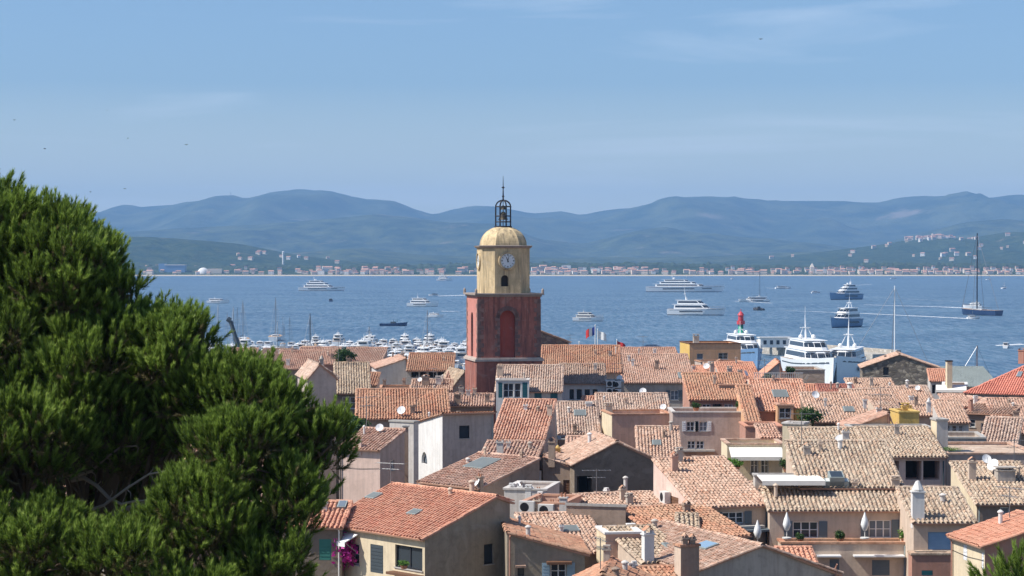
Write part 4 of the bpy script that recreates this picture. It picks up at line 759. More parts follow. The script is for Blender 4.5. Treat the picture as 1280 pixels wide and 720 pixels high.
# ---------------------------------------------------------------- bell tower
def tower():
    A = pt(597, 449, 199.0); a = R(11); w = 6.15; d = 6.15; zb = gz(200)-.5
    t = thing('bell_tower', 'tall red and yellow church bell tower with clock, dome and iron belfry', 'bell tower', (A[0], A[1], zb), a)
    rot = np.array([[math.cos(a), math.sin(a), 0], [-math.sin(a), math.cos(a), 0], [0, 0, 1]]); base = np.array([A[0], A[1], zb])
    Z = lambda py: pt(620, py, 199)[2]-zb
    z1, z2, z3 = Z(495), Z(449), Z(371)
    def hx(px, py, y=0.0):
        o = rot@(CAM-base); dd = rot@ray(px, py); k = (y-o[1])/dd[1]; q = o+dd*k; return q[0], q[2]
    u0, _ = hx(625, 420); u1, _ = hx(644, 420); _, zs = hx(634, 448); _, za = hx(634, 388)
    class Q(House):
        def __init__(s): pass
    q = Q(); q.base = base; q.rot = rot; q.w = w; q.d = d; q.E = z3; q.axis = 'flat'; q.r = q.rb = 0; q.t = 1; q.root = t; q.wallm = ['redwall', 'redwall_sunlit', 'redwall']  # left face: the same red plaster with sunlight put into its colour
    q.holes = {'front': [], 'left': [], 'right': [], 'back': []}
    q.holes['front'].append((u0, u1, zs, za, .5, True)); q.holes['left'].append((d/2-.6, d/2+.6, zs-.2, za-.2, .7, True)); q.holes['right'].append((d/2-.6, d/2+.6, zs, za, .6, True))
    q.walls(); q.wallobj.name = 'shaft'
    mb = MB(); mb.box(u0, u1, .5, .55, zs, za); mb.build('blind_arch', 'lightred2', t)
    mb = MB(); mb.box(.7, .75, d/2-.6, d/2+.6, zs-.2, za-.2); mb.box(w-.65, w-.6, d/2-.6, d/2+.6, zs, za); mb.build('louvre', 'room', t)
    # quoins
    n = int(z3/.42); QB = [MB() for _ in range(4)]; mb = MB()
    for i in range(n):
        z = .42*i; L = .62 if i % 2 else .36; L2 = .36 if i % 2 else .62
        if z < z1-2: continue
        for ki, (cx, sx) in enumerate(((0, 1), (w, -1))):
            for kj, (cy, sy) in enumerate(((0, 1), (d, -1))):
                x0, x1 = sorted((cx-sx*.03, cx+sx*L)); y0, y1 = sorted((cy-sy*.03, cy+sy*L2)); QB[ki*2+kj].box(x0, x1, y0, y1, z+.005, z+.415)
        if zs <= z < za-.2:
            for (x, sx) in ((u0, -1), (u1, 1)): x0, x1 = sorted((x, x+sx*L*.8)); mb.box(x0, x1, -.03, .05, z+.02, z+.4)
    uc, r_ = (u0+u1)/2, (u1-u0)/2; zc = za-r_
    for i in range(9):
        t0, t1 = math.pi*(i+.05)/9, math.pi*(i+.95)/9; P = []
        for rr, th in ((r_, t0), (r_+.42, t0), (r_+.42, t1), (r_, t1)): P.append((uc+rr*math.cos(th), zc+rr*math.sin(th)))
        mb.prism(P, -.03, .04)
    mb.build('arch_surround', 'quoin', t)
    for qb in QB: qb.build('quoins', 'quoin', t)
    mb = MB()
    mb.box(-.28, w+.28, -.28, d+.28, z2-.22, z2); mb.box(-.16, w+.16, -.16, d+.16, z2, z2+.12)
    mb.build('string_course', 'greypink', t)
    mb = MB(); mb.box(-.12, w+.12, -.12, d+.12, z3, z3+.16); mb.box(-.3, w+.3, -.3, d+.3, z3+.16, z3+.32)
    for x in (-.18, w+.18):
        for y in (-.18, d+.18): mb.lathe((x, y, z3+.32), [(.13, 0), (.13, .3), (.07, .42), (0, .5)], 8)
    mb.build('cornice', 'cornice', t)
    # plinth stage slightly wider below the string course
    mb = MB()
    for (x0, x1, y0, y1) in ((-.14, w+.14, -.14, -.004), (-.14, w+.14, d+.004, d+.14), (-.14, -.004, -.004, d+.004), (w+.004, w+.14, -.004, d+.004)): mb.box(x0, x1, y0, y1, 0, z2-.23)
    mb.build('plinth', 'redwall', t)
    # octagonal stage
    S = 4.75; c = 1.12; x0 = (w-S)/2; ox, oy = w/2, d/2; z0 = z3+.32; z4 = Z(309)
    def octa(hs, cc): return [(ox-hs+cc, oy-hs), (ox+hs-cc, oy-hs), (ox+hs, oy-hs+cc), (ox+hs, oy+hs-cc), (ox+hs-cc, oy+hs), (ox-hs+cc, oy+hs), (ox-hs, oy+hs-cc), (ox-hs, oy-hs+cc)]
    def ring(mb, hs0, c0, za_, hs1, c1, zb_, m=0, cap=False):
        A_, B_ = octa(hs0, c0), octa(hs1, c1)
        V = [(x, y, za_) for x, y in A_]+[(x, y, zb_) for x, y in B_]
        mb.add(V, [[i, (i+1) % 8, 8+(i+1) % 8, 8+i] for i in range(8)], m)
        if cap: mb.add([(x, y, zb_) for x, y in B_], [list(range(8))], m)
    mb = MB(); h = S/2
    # front face with arched opening; other faces plain
    V = octa(h, c)
    ua, ub = -.5, .5; _, zq0 = hx(631, 358, oy-h); _, zq1 = hx(631, 344, oy-h); xq = hx(631, 350, oy-h)[0]
    a0, a1 = xq-.36, xq+.36; yf = oy-h; xl, xr = ox-h+c, ox+h-c
    for (p, q_, zz0, zz1) in ((xl, a0, z0, z4), (a1, xr, z0, z4), (a0, a1, z0, zq0), (a0, a1, zq1, z4)): mb.quad((p, yf, zz0), (q_, yf, zz0), (q_, yf, zz1), (p, yf, zz1))
    rr = .36; zc = zq1-rr
    for sg in (-1, 1):
        for i in range(6):
            t0, t1 = math.pi/2*i/6, math.pi/2*(i+1)/6; xm = (a0+a1)/2
            mb.tri((xm+sg*rr*math.cos(t0), yf-.003, zc+rr*math.sin(t0)), (xm+sg*rr*math.cos(t1), yf-.003, zc+rr*math.sin(t1)), (xm+sg*rr, yf-.003, zq1))
    for p, q_ in (((a0, zq0), (a1, zq0)), ((a1, zq0), (a1, zq1)), ((a1, zq1), (a0, zq1)), ((a0, zq1), (a0, zq0))): mb.quad((p[0], yf, p[1]), (q_[0], yf, q_[1]), (q_[0], yf+.4, q_[1]), (p[0], yf+.4, p[1]))
    for i in range(1, 8): (xa, ya), (xb, yb) = V[i], V[(i+1) % 8]; mb.quad((xa, ya, z0), (xb, yb, z0), (xb, yb, z4), (xa, ya, z4))
    mb.build('octagonal_stage', 'toweryellow', t)
    mb = MB(); mb.box(a0, a1, yf+.4, yf+.45, zq0, zq1); mb.build('bell_opening', 'room', t)
    mb = MB(); ring(mb, h+.02, c, z4-.1, h+.2, c+.06, z4+.02); ring(mb, h+.2, c+.06, z4+.02, h+.26, c+.08, z4+.16); ring(mb, h+.26, c+.08, z4+.16, h-.2, c, z4+.2); mb.build('upper_cornice', 'cornice', t)
    mb = MB(); zt = Z(282); n = 12; hd = 2.13
    for i in range(n):
        t0, t1 = math.pi/2*i/n*.97, math.pi/2*(i+1)/n*.97; f0, f1 = math.cos(t0)**.9, math.cos(t1)**.9; k = (zt-z4-.15)
        ring(mb, hd*f0, hd*.47*f0, z4+.15+k*math.sin(t0), hd*f1, hd*.47*f1, z4+.15+k*math.sin(t1), 0, i == n-1)
    mb.build('dome', 'toweryellow', t)
    # belfry cage
    rb_ = .78; zc0 = zt-.12; zc1 = Z(257); zt2 = Z(249); mb = MB(); k = 8
    mb.lathe((ox, oy, zc0), [(rb_+.08, 0), (rb_+.08, .14), (0, .16)], 16)
    for j in range(k):
        th = 2*math.pi*j/k+.2; P = [(ox+rb_*math.cos(th), oy+rb_*math.sin(th), z) for z in (zc0, zc1)]
        for i in range(1, 7): ph = math.pi/2*i/6; P.append((ox+rb_*math.cos(ph)*math.cos(th), oy+rb_*math.cos(ph)*math.sin(th), zc1+(zt2-zc1)*math.sin(ph)))
        mb.tube(P, .075, 5)
    for z in (zc0+.55, (zc0+zc1)/2+.1, zc1):
        mb.tube([(ox+rb_*math.cos(2*math.pi*j/16), oy+rb_*math.sin(2*math.pi*j/16), z) for j in range(17)], .05, 5)
    mb.build('belfry_cage', 'iron', t)
    mb = MB(); mb.lathe((ox, oy, zc0+.75), [(.48, 0), (.42, .12), (.3, .55), (.16, .75), (0, .8)], 14); mb.lathe((ox, oy, zc0+1.75), [(.3, 0), (.25, .1), (.16, .35), (0, .42)], 12); mb.tube([(ox, oy, zc0), (ox, oy, zt2)], .04, 5); mb.build('bell', 'bronze', t)
    zs_ = Z(218); mb = MB(); mb.tube([(ox, oy, zt2-.05), (ox, oy, zt2+1.2), (ox, oy, zs_)], [.09, .05, .018], 6)
    for zz in (zt2+.25, zt2+1.1): mb.lathe((ox, oy, zz), [(0, 0), (.12, .1), (.12, .18), (0, .3)], 8)
    for th in (0, math.pi/2): mb.tube([(ox-.16*math.cos(th), oy-.16*math.sin(th), zt2+1.25), (ox+.16*math.cos(th), oy+.16*math.sin(th), zt2+1.25)], .03, 4)
    mb.build('spire_cross', 'iron', t)
    # clocks
    _, zk = hx(633, 326, yf)
    def clock(cx, cy, nx_, ny_):
        tx, ty = -ny_, nx_     # direction to the right when looking at the face
        P = lambda a_, z_, o: (cx+tx*a_+nx_*o, cy+ty*a_+ny_*o, zk+z_)
        mb = MB(); N = 32
        def disc(r, o, m): mb.add([P(0, 0, o)]+[P(r*math.cos(2*math.pi*i/N), r*math.sin(2*math.pi*i/N), o) for i in range(N)], [[0, 1+i, 1+(i+1) % N] for i in range(N)], m)
        disc(.70, .05, 0); face = mb.build('clock', 'clockface', t)
        mb = MB()
        for i in range(N):
            q0, q1 = 2*math.pi*i/N, 2*math.pi*(i+1)/N
            for (ra, oa, rb2, ob) in ((.70, .06, .72, .16), (.72, .16, .90, .14), (.90, .14, .92, 0)):
                mb.quad(P(ra*math.cos(q0), ra*math.sin(q0), oa), P(ra*math.cos(q1), ra*math.sin(q1), oa), P(rb2*math.cos(q1), rb2*math.sin(q1), ob), P(rb2*math.cos(q0), rb2*math.sin(q0), ob))
        mb.build('clock_ring', 'toweryellow', face)
        mb = MB()
        for i in range(12):
            th = math.pi/6*i; s_, c_ = math.sin(th), math.cos(th); w_ = .05 if i % 3 == 0 else .03
            mb.quad(P(s_*.50-c_*w_, c_*.50+s_*w_, .06), P(s_*.50+c_*w_, c_*.50-s_*w_, .06), P(s_*.64+c_*w_, c_*.64-s_*w_, .06), P(s_*.64-c_*w_, c_*.64+s_*w_, .06))
        mb.build('hour_marks', 'shutdark', face)
        mb = MB()
        for th, L, w_ in ((R(-24), .40, .055), (R(14), .54, .035)):
            s_, c_ = math.sin(th), math.cos(th)
            mb.quad(P(-s_*.14-c_*w_, -c_*.14+s_*w_, .075), P(-s_*.14+c_*w_, -c_*.14-s_*w_, .075), P(s_*L+c_*w_*.4, c_*L-s_*w_*.4, .075), P(s_*L-c_*w_*.4, c_*L+s_*w_*.4, .075))
        mb.build('clock_hands', 'black', face)
    clock(ox, yf, 0, -1); clock(ox-h, oy, -1, 0)
plaster('lightred2', (.40, .085, .06), .3)
tower()

# ---------------------------------------------------------------- loose objects about the town
for (px, py, Y, h_, w_, lb) in ((947, 683, 109, 1.35, .42, 'closed white parasol on the lower balcony of the pink walled house'), (983.5, 673, 109.8, 1.35, .42, 'closed white parasol by the left group of balcony windows'), (1081, 673, 109.8, 1.35, .42, 'closed white parasol by the right group of balcony windows')):
    P = pt(px, py, Y); parasol(P, h_, w_, lb)
for (px, py, Y, w_, h_, lb, mt, pot, cat) in (
    (1014, 529, 158, 1.9, 1.5, 'round green bush on the terrace by the yellow wall', 'leafdark', None, 'shrub'), (917, 590, 138, 1.2, 1.0, 'bright green potted plant under the left end of white awning', 'leafbright', 'p', 'potted plant'),
    (984, 590, 137, .9, 1.0, 'dark potted plant under the right end of white awning', 'leafdark', 'p', 'potted plant'), (433, 708, 104, 1.5, 1.9, 'magenta bougainvillea climbing by the small white awning', 'bloom', None, 'bougainvillea'),
    (1189, 564, 131, 1.6, .35, 'low yellow green plants on the mauve parapet', 'leafbright', None, 'plant'), (432, 452, 250, 2.4, 1.8, 'small dark garden tree between the left roofs', 'leafdark', None, 'tree'),
    (336, 447, 330, 4.5, 1.9, 'dark green trees clump beside the left quay', 'leafdark', None, 'tree'), (1034, 522, 163, 1.4, .7, 'trailing green plants left of the ruined striped roof', 'leafdark', None, 'plant'), (988, 470, 222, 1.0, 1.1, 'terrace plant beside the beige stone block', 'leafdark', 'p', 'potted plant'),
    (446, 543, 156, 1.8, 1.6, 'dark leafy tree top showing between pine and orange roof', 'leafdark', None, 'tree')):
    P = pt(px, py, Y); shrub(P, w_, h_, lb, mt, pot, cat, {'bougainvillea': 'bougainvillea', 'tree': 'small_tree', 'potted plant': 'potted_plant'}.get(cat, 'shrub'), 900 if cat == 'tree' else 420)
for (px, py, Y, w_, h_, lb, mt) in (
    (905, 590, 140, .5, .7, 'small potted plant left of the garden doors under the awning', 'leafbright'), (1000, 679, 110.9, .45, .6, 'low potted plant between the parasols on the tiled balcony', 'leafdark'),
    (1050, 679, 110.9, .5, .75, 'potted plant in the middle of the tiled balcony parapet', 'leafdark'), (1130, 679, 110.9, .5, .8, 'potted plant at the right end of the tiled balcony', 'leafbright'),
    (870, 514, 167, .7, .8, 'potted plant on the mauve house terrace, leftmost', 'leafdark'), (925, 514, 167, .7, .9, 'potted plant on the mauve house terrace, rightmost', 'leafdark'),
    (505, 711, 98.7, .5, .45, 'small potted plant on the wide window ledge of nearest orange roofed house', 'leafbright'), (960, 478, 187, .8, .9, 'potted plant behind the pale terrace railing', 'leafdark'), (1170, 566, 131.5, .6, .6, 'potted plant at the left end of the mauve parapet', 'leafdark')):
    shrub(pt(px, py, Y), w_, h_, lb, mt, 'p', 'potted plant', 'potted_plant', 300)
def flagpole(px, pyb, pyt, Y, label, mats, dirn=1):
    P = pt(px, pyb, Y); T = pt(px, pyt, Y); h_ = T[2]-P[2]; t = thing('flagpole', label, 'flagpole', (P[0], P[1], P[2]-6), 0); mb = MB(); mb.tube([(0, 0, 0), (0, 0, 6+h_)], [.12, .06], 8); mb.lathe((0, 0, 6+h_), [(.1, 0), (.1, .1), (0, .18)], 8); mb.build('pole', 'whitepaint', t)
    mb = MB(); n = 12; L = 2.1; H_ = 1.3; V = []
    for j in range(2):
        for i in range(n+1): q = i/n; V.append((dirn*L*q*.7, .22*math.sin(q*7)*q, 6+h_-.1-H_*j-.9*q*q-.15*math.sin(q*5)))
    for i in range(n): mb.add([V[i], V[i+1], V[n+2+i], V[n+1+i]], [[0, 1, 2, 3]], min(len(mats)-1, int(i/n*len(mats))))
    mb.build('flag', mats, t)
flagpole(744, 440, 407, 330, 'white flagpole with drooping blue white and red flag at quay', ['flagblue', 'whitepaint', 'red'], -1)
flagpole(747, 440, 412, 345, 'white flagpole with limp plain white flag beside the tricolour', ['whitepaint'])
flagpole(724, 446, 428, 300, 'short white post with knob behind the church roof', ['whitepaint'])
flagpole(771, 440, 425, 350, 'short flagpole with small red flag near blue roofed hall', ['red'])
# ---------------------------------------------------------------- land, water
def fbm(x, y, s=1.0, o=5): return mnoise.fractal(Vector((x*s, y*s, 3.3)), 1.0, 2.0, o)
n = NT('groundmat'); v = n.coord(); n.out(n.ramp(n.noise(v, .3, 8, .6), [(.3, (.09, .08, .055)), (.7, (.17, .15, .11))]), .95)
ys = [-60, -30, -10, 0, 5, 10, 17, 25, 35, 45, 60, 75, 100, 150, 220, 330, 372]; xs = np.linspace(-170, 170, 60); V = []
for y in ys:
    for x in xs: V.append((x, y, gz(y)+(.5*fbm(x, y, .05) if y < 80 else 0)))
mb = MB(); nx = len(xs); mb.add(V, [[j*nx+i, j*nx+i+1, (j+1)*nx+i+1, (j+1)*nx+i] for j in range(len(ys)-1) for i in range(nx-1)])
tag(mb.build('ground', 'groundmat', None, True), kind='structure')
mb = MB(); mb.box(-170, 170, 372.01, 374, -3, 1.5); tag(mb.build('quay', 'quaystone'), kind='structure')
n = NT('sea')
v = n.coord((1, .55, 1)); a = n.noise(v, .30, 5, .6, .3); v2 = n.coord((.9, .22, 1)); b = n.noise(v2, .035, 4, .55)
at = n.n('ShaderNodeMath', operation='ADD'); n.l(a, at.inputs[0]); bm = n.n('ShaderNodeMath', operation='MULTIPLY'); n.l(b, bm.inputs[0]); bm.inputs[1].default_value = 1.2; n.l(bm.outputs[0], at.inputs[1])
n.bump(at.outputs[0], 1.6, .9)
c = n.ramp(n.noise(n.coord((.35, 1, 1)), .009, 6, .62, .6), [(.38, (.045, .10, .165)), (.62, (.08, .15, .215))])
c = n.mix(n.ramp(n.noise(n.coord((1, .12, 1)), .35, 5, .75), [(.44, g3(0)), (.58, g3(.9))]), c, (.15, .215, .285)); c = n.mix(n.ramp(n.noise(n.coord((.3, .25, 1)), .06, 5, .7), [(.45, g3(0)), (.7, g3(.5))]), c, (.02, .06, .12)); n.out(c, .42, 0, .5); n.b.inputs['IOR'].default_value = 1.33
mb = MB(); mb.quad((-9500, 374, 0), (9500, 374, 0), (9500, 15500, 0), (-9500, 15500, 0)); mb.quad((-9500, -50, 0), (-170, -50, 0), (-170, 374, 0), (-9500, 374, 0)); mb.quad((170, -50, 0), (9500, -50, 0), (9500, 374, 0), (170, 374, 0))
tag(mb.build('sea', 'sea'), kind='structure')
# mole
m0, m1 = pt(949, 431, 690), pt(1100, 450, 620); mb = MB(); dd = np.array([m1[0]-m0[0], m1[1]-m0[1], 0]); L = np.linalg.norm(dd); dd /= L; nn = np.array([-dd[1], dd[0], 0])
o = np.array([m0[0], m0[1], -3])-dd*22; mb.obox(o-nn*5, dd*(L+26), nn*10, (0, 0, 5.6)); mb.obox(o+nn*3.2+np.array([0, 0, 5.603]), dd*(L+26), nn*1.6, (0, 0, 1.1)); tag(mb.build('mole', 'quaystone'), kind='structure')
def land(name, Yf, Yr, Yb, prof, mat, amp=.1, nxs=220, nys=34, zoff=0, fr=1.0, seed=0, z0=1.0, xpad=1.35, steep=1.3):
    pr = [(pt(px, py, Yr)[0], pt(px, py, Yr)[2]) for px, py in prof]; X = [p[0] for p in pr]; Zs = [p[1] for p in pr]
    x0, x1 = min(X), max(X); V = []
    xs = np.linspace(x0, x1, nxs); ts = np.linspace(0, 1.6, nys)
    for t in ts:
        for x in xs:
            y = Yf+(Yr-Yf)*t if t <= 1 else Yr+(Yb-Yr)*(t-1)/.6
            H_ = np.interp(x, X, Zs)-z0; s_ = math.sin(min(t, 1)*math.pi/2)**steep if t <= 1 else math.cos((t-1)/.6*math.pi/2)
            nz_ = mnoise.ridged_multi_fractal(Vector(((x+seed)*fr/900, y*fr/1500, 1.7)), 1.0, 2.1, 5, 1.0, 2.0)-1.0
            nf = fbm(x+seed, y, fr/260, 4); e = 4*min(t, 1)*(1-min(t, 1)) if t <= 1 else 0
            z = z0+H_*s_+H_*amp*(nz_*e+nf*.35*min(1, e+.05)); V.append((x, y, max(z, z0-.2) if t > 0 else -.5))
    mb = MB(); mb.add(V, [[j*nxs+i, j*nxs+i+1, (j+1)*nxs+i+1, (j+1)*nxs+i] for j in range(nys-1) for i in range(nxs-1)])
    o = mb.build(name, mat, None, True); tag(o, kind='structure'); return (xs, ts, V, Yf, Yr)
def lmat(name, a, b, c, s1, s2):
    n = NT(name); v = n.coord(); q = n.mix(n.ramp(n.noise(v, s1, 8, .68), [(.4, g3(0)), (.62, g3(1))]), a, b)
    q = n.mix(n.ramp(n.noise(v, s2, 4, .6), [(.62, g3(0)), (.72, g3(.8))]), q, c); n.bump(n.noise(v, s1*1.5, 6, .7), 14, 1.0); n.out(q, .95, 0, .05)
lmat('hillfar', (.022, .045, .025), (.085, .105, .055), (.24, .2, .15), .004, .0025); lmat('hillmid', (.02, .04, .022), (.08, .10, .045), (.2, .17, .12), .008, .005); lmat('hillnear', (.02, .045, .022), (.06, .085, .035), (.22, .18, .12), .022, .01)
far = [(-1500, 262), (-300, 258), (0, 268), (90, 272), (122, 267), (140, 259), (158, 255), (176, 259), (186, 258), (230, 255), (265, 252), (285, 246), (300, 246), (318, 251), (345, 244), (372, 240.5), (395, 240), (425, 244), (448, 252), (465, 253), (485, 252), (500, 254), (520, 262), (545, 269), (560, 263), (590, 257), (615, 258), (640, 262), (665, 267), (690, 265), (703, 264), (727, 269), (750, 264), (772, 261), (790, 260), (815, 254), (850, 251), (900, 251), (950, 251), (1000, 251), (1055, 251), (1075, 253), (1100, 253), (1125, 247), (1150, 245), (1180, 247), (1205, 251), (1230, 250), (1255, 245.5), (1280, 246), (1400, 252), (1700, 240), (3000, 260)]
land('hills_far', 9500, 12500, 15000, far, 'hillfar', .26, 420, 44, fr=.6)
mid = [(-1500, 290), (0, 290), (150, 290), (230, 285), (330, 280), (420, 272), (470, 267), (520, 272), (560, 278), (620, 284), (680, 300), (730, 305), (765, 296), (800, 288), (830, 285), (870, 292), (920, 297), (960, 298), (1000, 306), (1050, 312), (1100, 306), (1160, 290), (1200, 280), (1240, 276), (1280, 280), (1500, 285), (3000, 290)]
land('hills_middle', 7800, 9300, 10800, mid, 'hillmid', .32, 420, 34, fr=.9, seed=700)
low = [(-1200, 318), (300, 318), (380, 316), (430, 312), (460, 311), (520, 318), (600, 321), (700, 322), (800, 322), (900, 320), (1000, 315), (1300, 318), (2500, 318)]
land('hills_low', 6200, 7400, 8200, low, 'hillmid', .25, 320, 22, fr=1.6, seed=90)
left = [(-900, 305), (-100, 298), (100, 297), (170, 297), (220, 298.5), (260, 301), (300, 305), (340, 313), (370, 319), (420, 325), (480, 329), (520, 331), (640, 331)]
HL = land('hill_left', 4700, 5700, 6500, left, 'hillnear', .2, 260, 26, fr=2.2, seed=40)
right = [(780, 331), (860, 330), (930, 325), (980, 321), (1020, 316), (1060, 311), (1100, 306), (1130, 301), (1160, 299), (1180, 300), (1210, 302), (1235, 294), (1260, 290), (1290, 291), (1400, 296), (1700, 310), (2300, 318)]
HR = land('hill_right', 5200, 6600, 7600, right, 'hillnear', .2, 300, 26, fr=2.0, seed=440)
# coastal plain with beach
mb = MB(); mb.add([(-9000, 4330, -.3), (9000, 4330, -.3), (9000, 4350, 1.2), (-9000, 4350, 1.2)], [[0, 1, 2, 3]], 0); mb.quad((-9000, 4350, 1.2), (9000, 4350, 1.2), (9000, 4372, 2.2), (-9000, 4372, 2.2), 0); mb.quad((-9000, 4372, 2.2), (9000, 4372, 2.2), (9000, 4470, 15), (-9000, 4470, 15), 1); mb.quad((-9000, 4470, 15), (9000, 4470, 15), (9000, 15000, 16), (-9000, 15000, 16), 1)
plain('sand', (.52, .44, .32), .95, 0, .1)
tag(mb.build('beach', ['sand', 'hillnear']), kind='structure')
# shoreline wood (reads as one dark belt)
xs = np.arange(-1800, 1800, 7.0); V = []; rows = [4470, 4476, 4490, 4505, 4520, 4540]
for j, y in enumerate(rows):
    for x in xs:
        pxx = x/y*F+640
        base = 9+5*fbm(x, 0, .004)+(4 if 560 < pxx < 900 else 0)+(3 if pxx > 1050 else 0)
        z = 13 if j in (0, len(rows)-1) else 13+max(3, (base+4.5*mnoise.noise(Vector((x*.09, y*.05, 0)))+3*mnoise.noise(Vector((x*.31, y*.11, 5))))*(1, .75, 1, 1.15, 1.1, 1)[j])
        V.append((x+3*mnoise.noise(Vector((x*.2, y, 9))), y, z))
mb = MB(); nx = len(xs); mb.add(V, [[j*nx+i, j*nx+i+1, (j+1)*nx+i+1, (j+1)*nx+i] for j in range(len(rows)-1) for i in range(nx-1)])
n = NT('woodmat'); v = n.coord((1, 1, 1)); n.out(n.ramp(n.noise(v, .12, 5, .7), [(.3, (.012, .03, .012)), (.7, (.05, .075, .03))]), .9)
tag(mb.build('woodland', 'woodmat'), 'dark belt of trees behind the far beach', 'woodland', None, 'stuff')
# far houses
def farhouse(name, w, d, h, r, wm, rm, stories=2):
    mb = MB(); mb.box(-w/2, w/2, -d/2, d/2, -4, h, 0)
    if r > 0:
        V = [(-w/2-.4, -d/2-.5, h-.1), (w/2+.4, -d/2-.5, h-.1), (w/2+.4, 0, h+r), (-w/2-.4, 0, h+r), (-w/2-.4, d/2+.5, h-.1), (w/2+.4, d/2+.5, h-.1)]
        mb.add(V, [[0, 1, 2, 3], [3, 2, 5, 4]], 1); mb.add(V, [[0, 3, 4], [1, 5, 2]], 0)
    else: mb.box(-w/2-.3, w/2+.3, -d/2-.3, d/2+.3, h+.01, h+.5, 0)
    k = max(2, int(w/3.2))
    for s_ in range(stories):
        for i in range(k): x = -w/2+w*(i+.5)/k; z = h*(s_+.35)/stories; mb.box(x-.55, x+.55, -d/2-.06, -d/2-.005, z, z+h/stories*.45, 2)
    return mb.build(name, [wm, rm, 'shutdark'])
plain('fwhite', (.80, .78, .74), .9); plain('fcream', (.72, .62, .5), .9); plain('fpink', (.74, .58, .48), .9); plain('fochre', (.72, .58, .40), .9); plain('froof', (.52, .30, .22), .9); plain('froof2', (.42, .22, .16), .9)
PR = [farhouse('far_house', 12, 9, 7, 2.4, 'fwhite', 'froof'), farhouse('far_house', 16, 9, 8.5, 2.6, 'fcream', 'froof'), farhouse('far_house', 10, 8, 9.5, 2.0, 'fpink', 'froof2', 3), farhouse('far_house', 22, 10, 10, 0, 'fwhite', 'froof', 3), farhouse('far_house', 9, 8, 5, 2.2, 'fochre', 'froof'), farhouse('far_house', 14, 8, 6, 2.3, 'fcream', 'froof2')]
LB = ['small white house with red tiled roof on the far shore', 'broad cream house with red roof on the far shore', 'tall pink house on the far shore', 'flat topped white apartment block on the far shore', 'low ochre cottage on the far shore', 'low cream house with brown red roof on the far shore']
used = set()
def place(k, P, rz=0, where='', cat='house', sc=1.0):
    o = PR[k] if k not in used else PR[k].copy()
    if k in used: COL.objects.link(o)
    used.add(k); o.location = [float(q) for q in P]; o.rotation_euler = (0, 0, rz); o.scale = (sc, sc, sc)
    lb = LB[k].replace('on the far shore', where) if where else LB[k]
    tag(o, lb, cat, 'far buildings: '+lb); return o
rr = random.Random(5); x = -1300
def dens(px):
    if px < 175: return .3
    if px < 300: return .35
    if px < 380: return .6
    if px < 500: return 1.0
    if px < 590: return .6
    if px < 665: return .5
    if px < 810: return 1.1
    if px < 870: return .55
    return .95
cnt = 0
STUFF = MB()
for row, (y0, z) in enumerate(((4382, 3.2), (4398, 5.2), (4416, 7.5), (4436, 10.2), (4455, 12.8), (4390, 4.2), (4425, 8.8), (4446, 11.5))):
    x = -830+row*7
    while x < 1130:
        px = x/y0*F+640
        wgt = [1, .8, .55, .5, .45, .6, .5, .45][row]*(1.35 if row and (400 < px < 500 or 660 < px < 812) else 1)*(.35 if row in (3, 4, 7) and (812 < px < 900 or px < 390 or 500 < px < 660) else 1)
        if row > 4 or (row in (3, 4) and not 395 < px < 820):
            if rr.random() < dens(px)*wgt:
                w_, d_, h_ = rr.uniform(5, 11), 7, rr.uniform(4, 7); xx, yy = x, y0+rr.uniform(-4, 4); STUFF.box(xx-w_/2, xx+w_/2, yy-4, yy+3, z-3, z+h_, rr.choice([0, 1, 1, 2])); STUFF.prism([(xx-w_/2-.4, z+h_-.1), (xx+w_/2+.4, z+h_-.1), (xx+w_/2-.6, z+h_+1.6), (xx-w_/2+.6, z+h_+1.6)], yy-4.4, yy+3.4, 3)
        elif rr.random() < dens(px)*wgt:
            k = rr.choice([0, 0, 1, 2, 3, 5] if 395 < px < 480 or 690 < px < 810 else [0, 1, 4, 4, 5, 5, 2, 1]); sc = rr.uniform(.6, .95)
            place(k, (x, y0+rr.uniform(-4, 4), z), rr.uniform(-.3, .3), '', sc=sc); cnt += 1
        x += rr.uniform(13, 24) if row == 0 else rr.uniform(17, 32)
tag(STUFF.build('far_town', ['fwhite', 'fcream', 'fpink', 'froof']), 'mass of small pale houses with red roofs behind the far beach', 'town', None, 'stuff')
def terr(Hd, x, t):
    xs, ts, V, Yf, Yr = Hd; i = int(np.clip(np.searchsorted(xs, x), 1, len(xs)-1)); j = int(np.clip(np.searchsorted(ts, t), 1, len(ts)-1)); a = V[j*len(xs)+i]; return a
for i in range(40):
    px = rr.gauss(1160, 14) if i < 34 else rr.uniform(1120, 1180); t = rr.uniform(.72, .97); x = ray(px, 300)[0]/F*6600
    if i < 34: t = rr.uniform(.86, 1.0)
    a = terr(HR, x*(.8+.2*t) if False else x, t); place(rr.choice([0, 1, 2, 5]), (a[0], a[1], a[2]+2), rr.uniform(-.4, .4), 'in the hilltop village', sc=rr.uniform(.75, 1.1))
for i in range(36):
    px = rr.uniform(960, 1290); t = rr.uniform(.25, .92); x = ray(px, 300)[0]/F*6300; a = terr(HR, x, t); place(rr.choice([0, 4, 5, 5]), (a[0], a[1], a[2]+1.5), rr.uniform(-.5, .5), 'scattered among trees on the right hill', sc=rr.uniform(.7, 1.05))
for i in range(26):
    px = rr.choice([rr.uniform(300, 325), rr.uniform(280, 420), rr.uniform(190, 300)]); t = rr.uniform(.1, .9) if px > 300 else rr.uniform(.02, .15); x = ray(px, 300)[0]/F*5300; a = terr(HL, x, t); place(rr.choice([0, 4, 5, 5]), (a[0], a[1], a[2]+1.2), rr.uniform(-.5, .5), 'on the left wooded hill', sc=rr.uniform(.6, .9))
print('far houses', cnt)
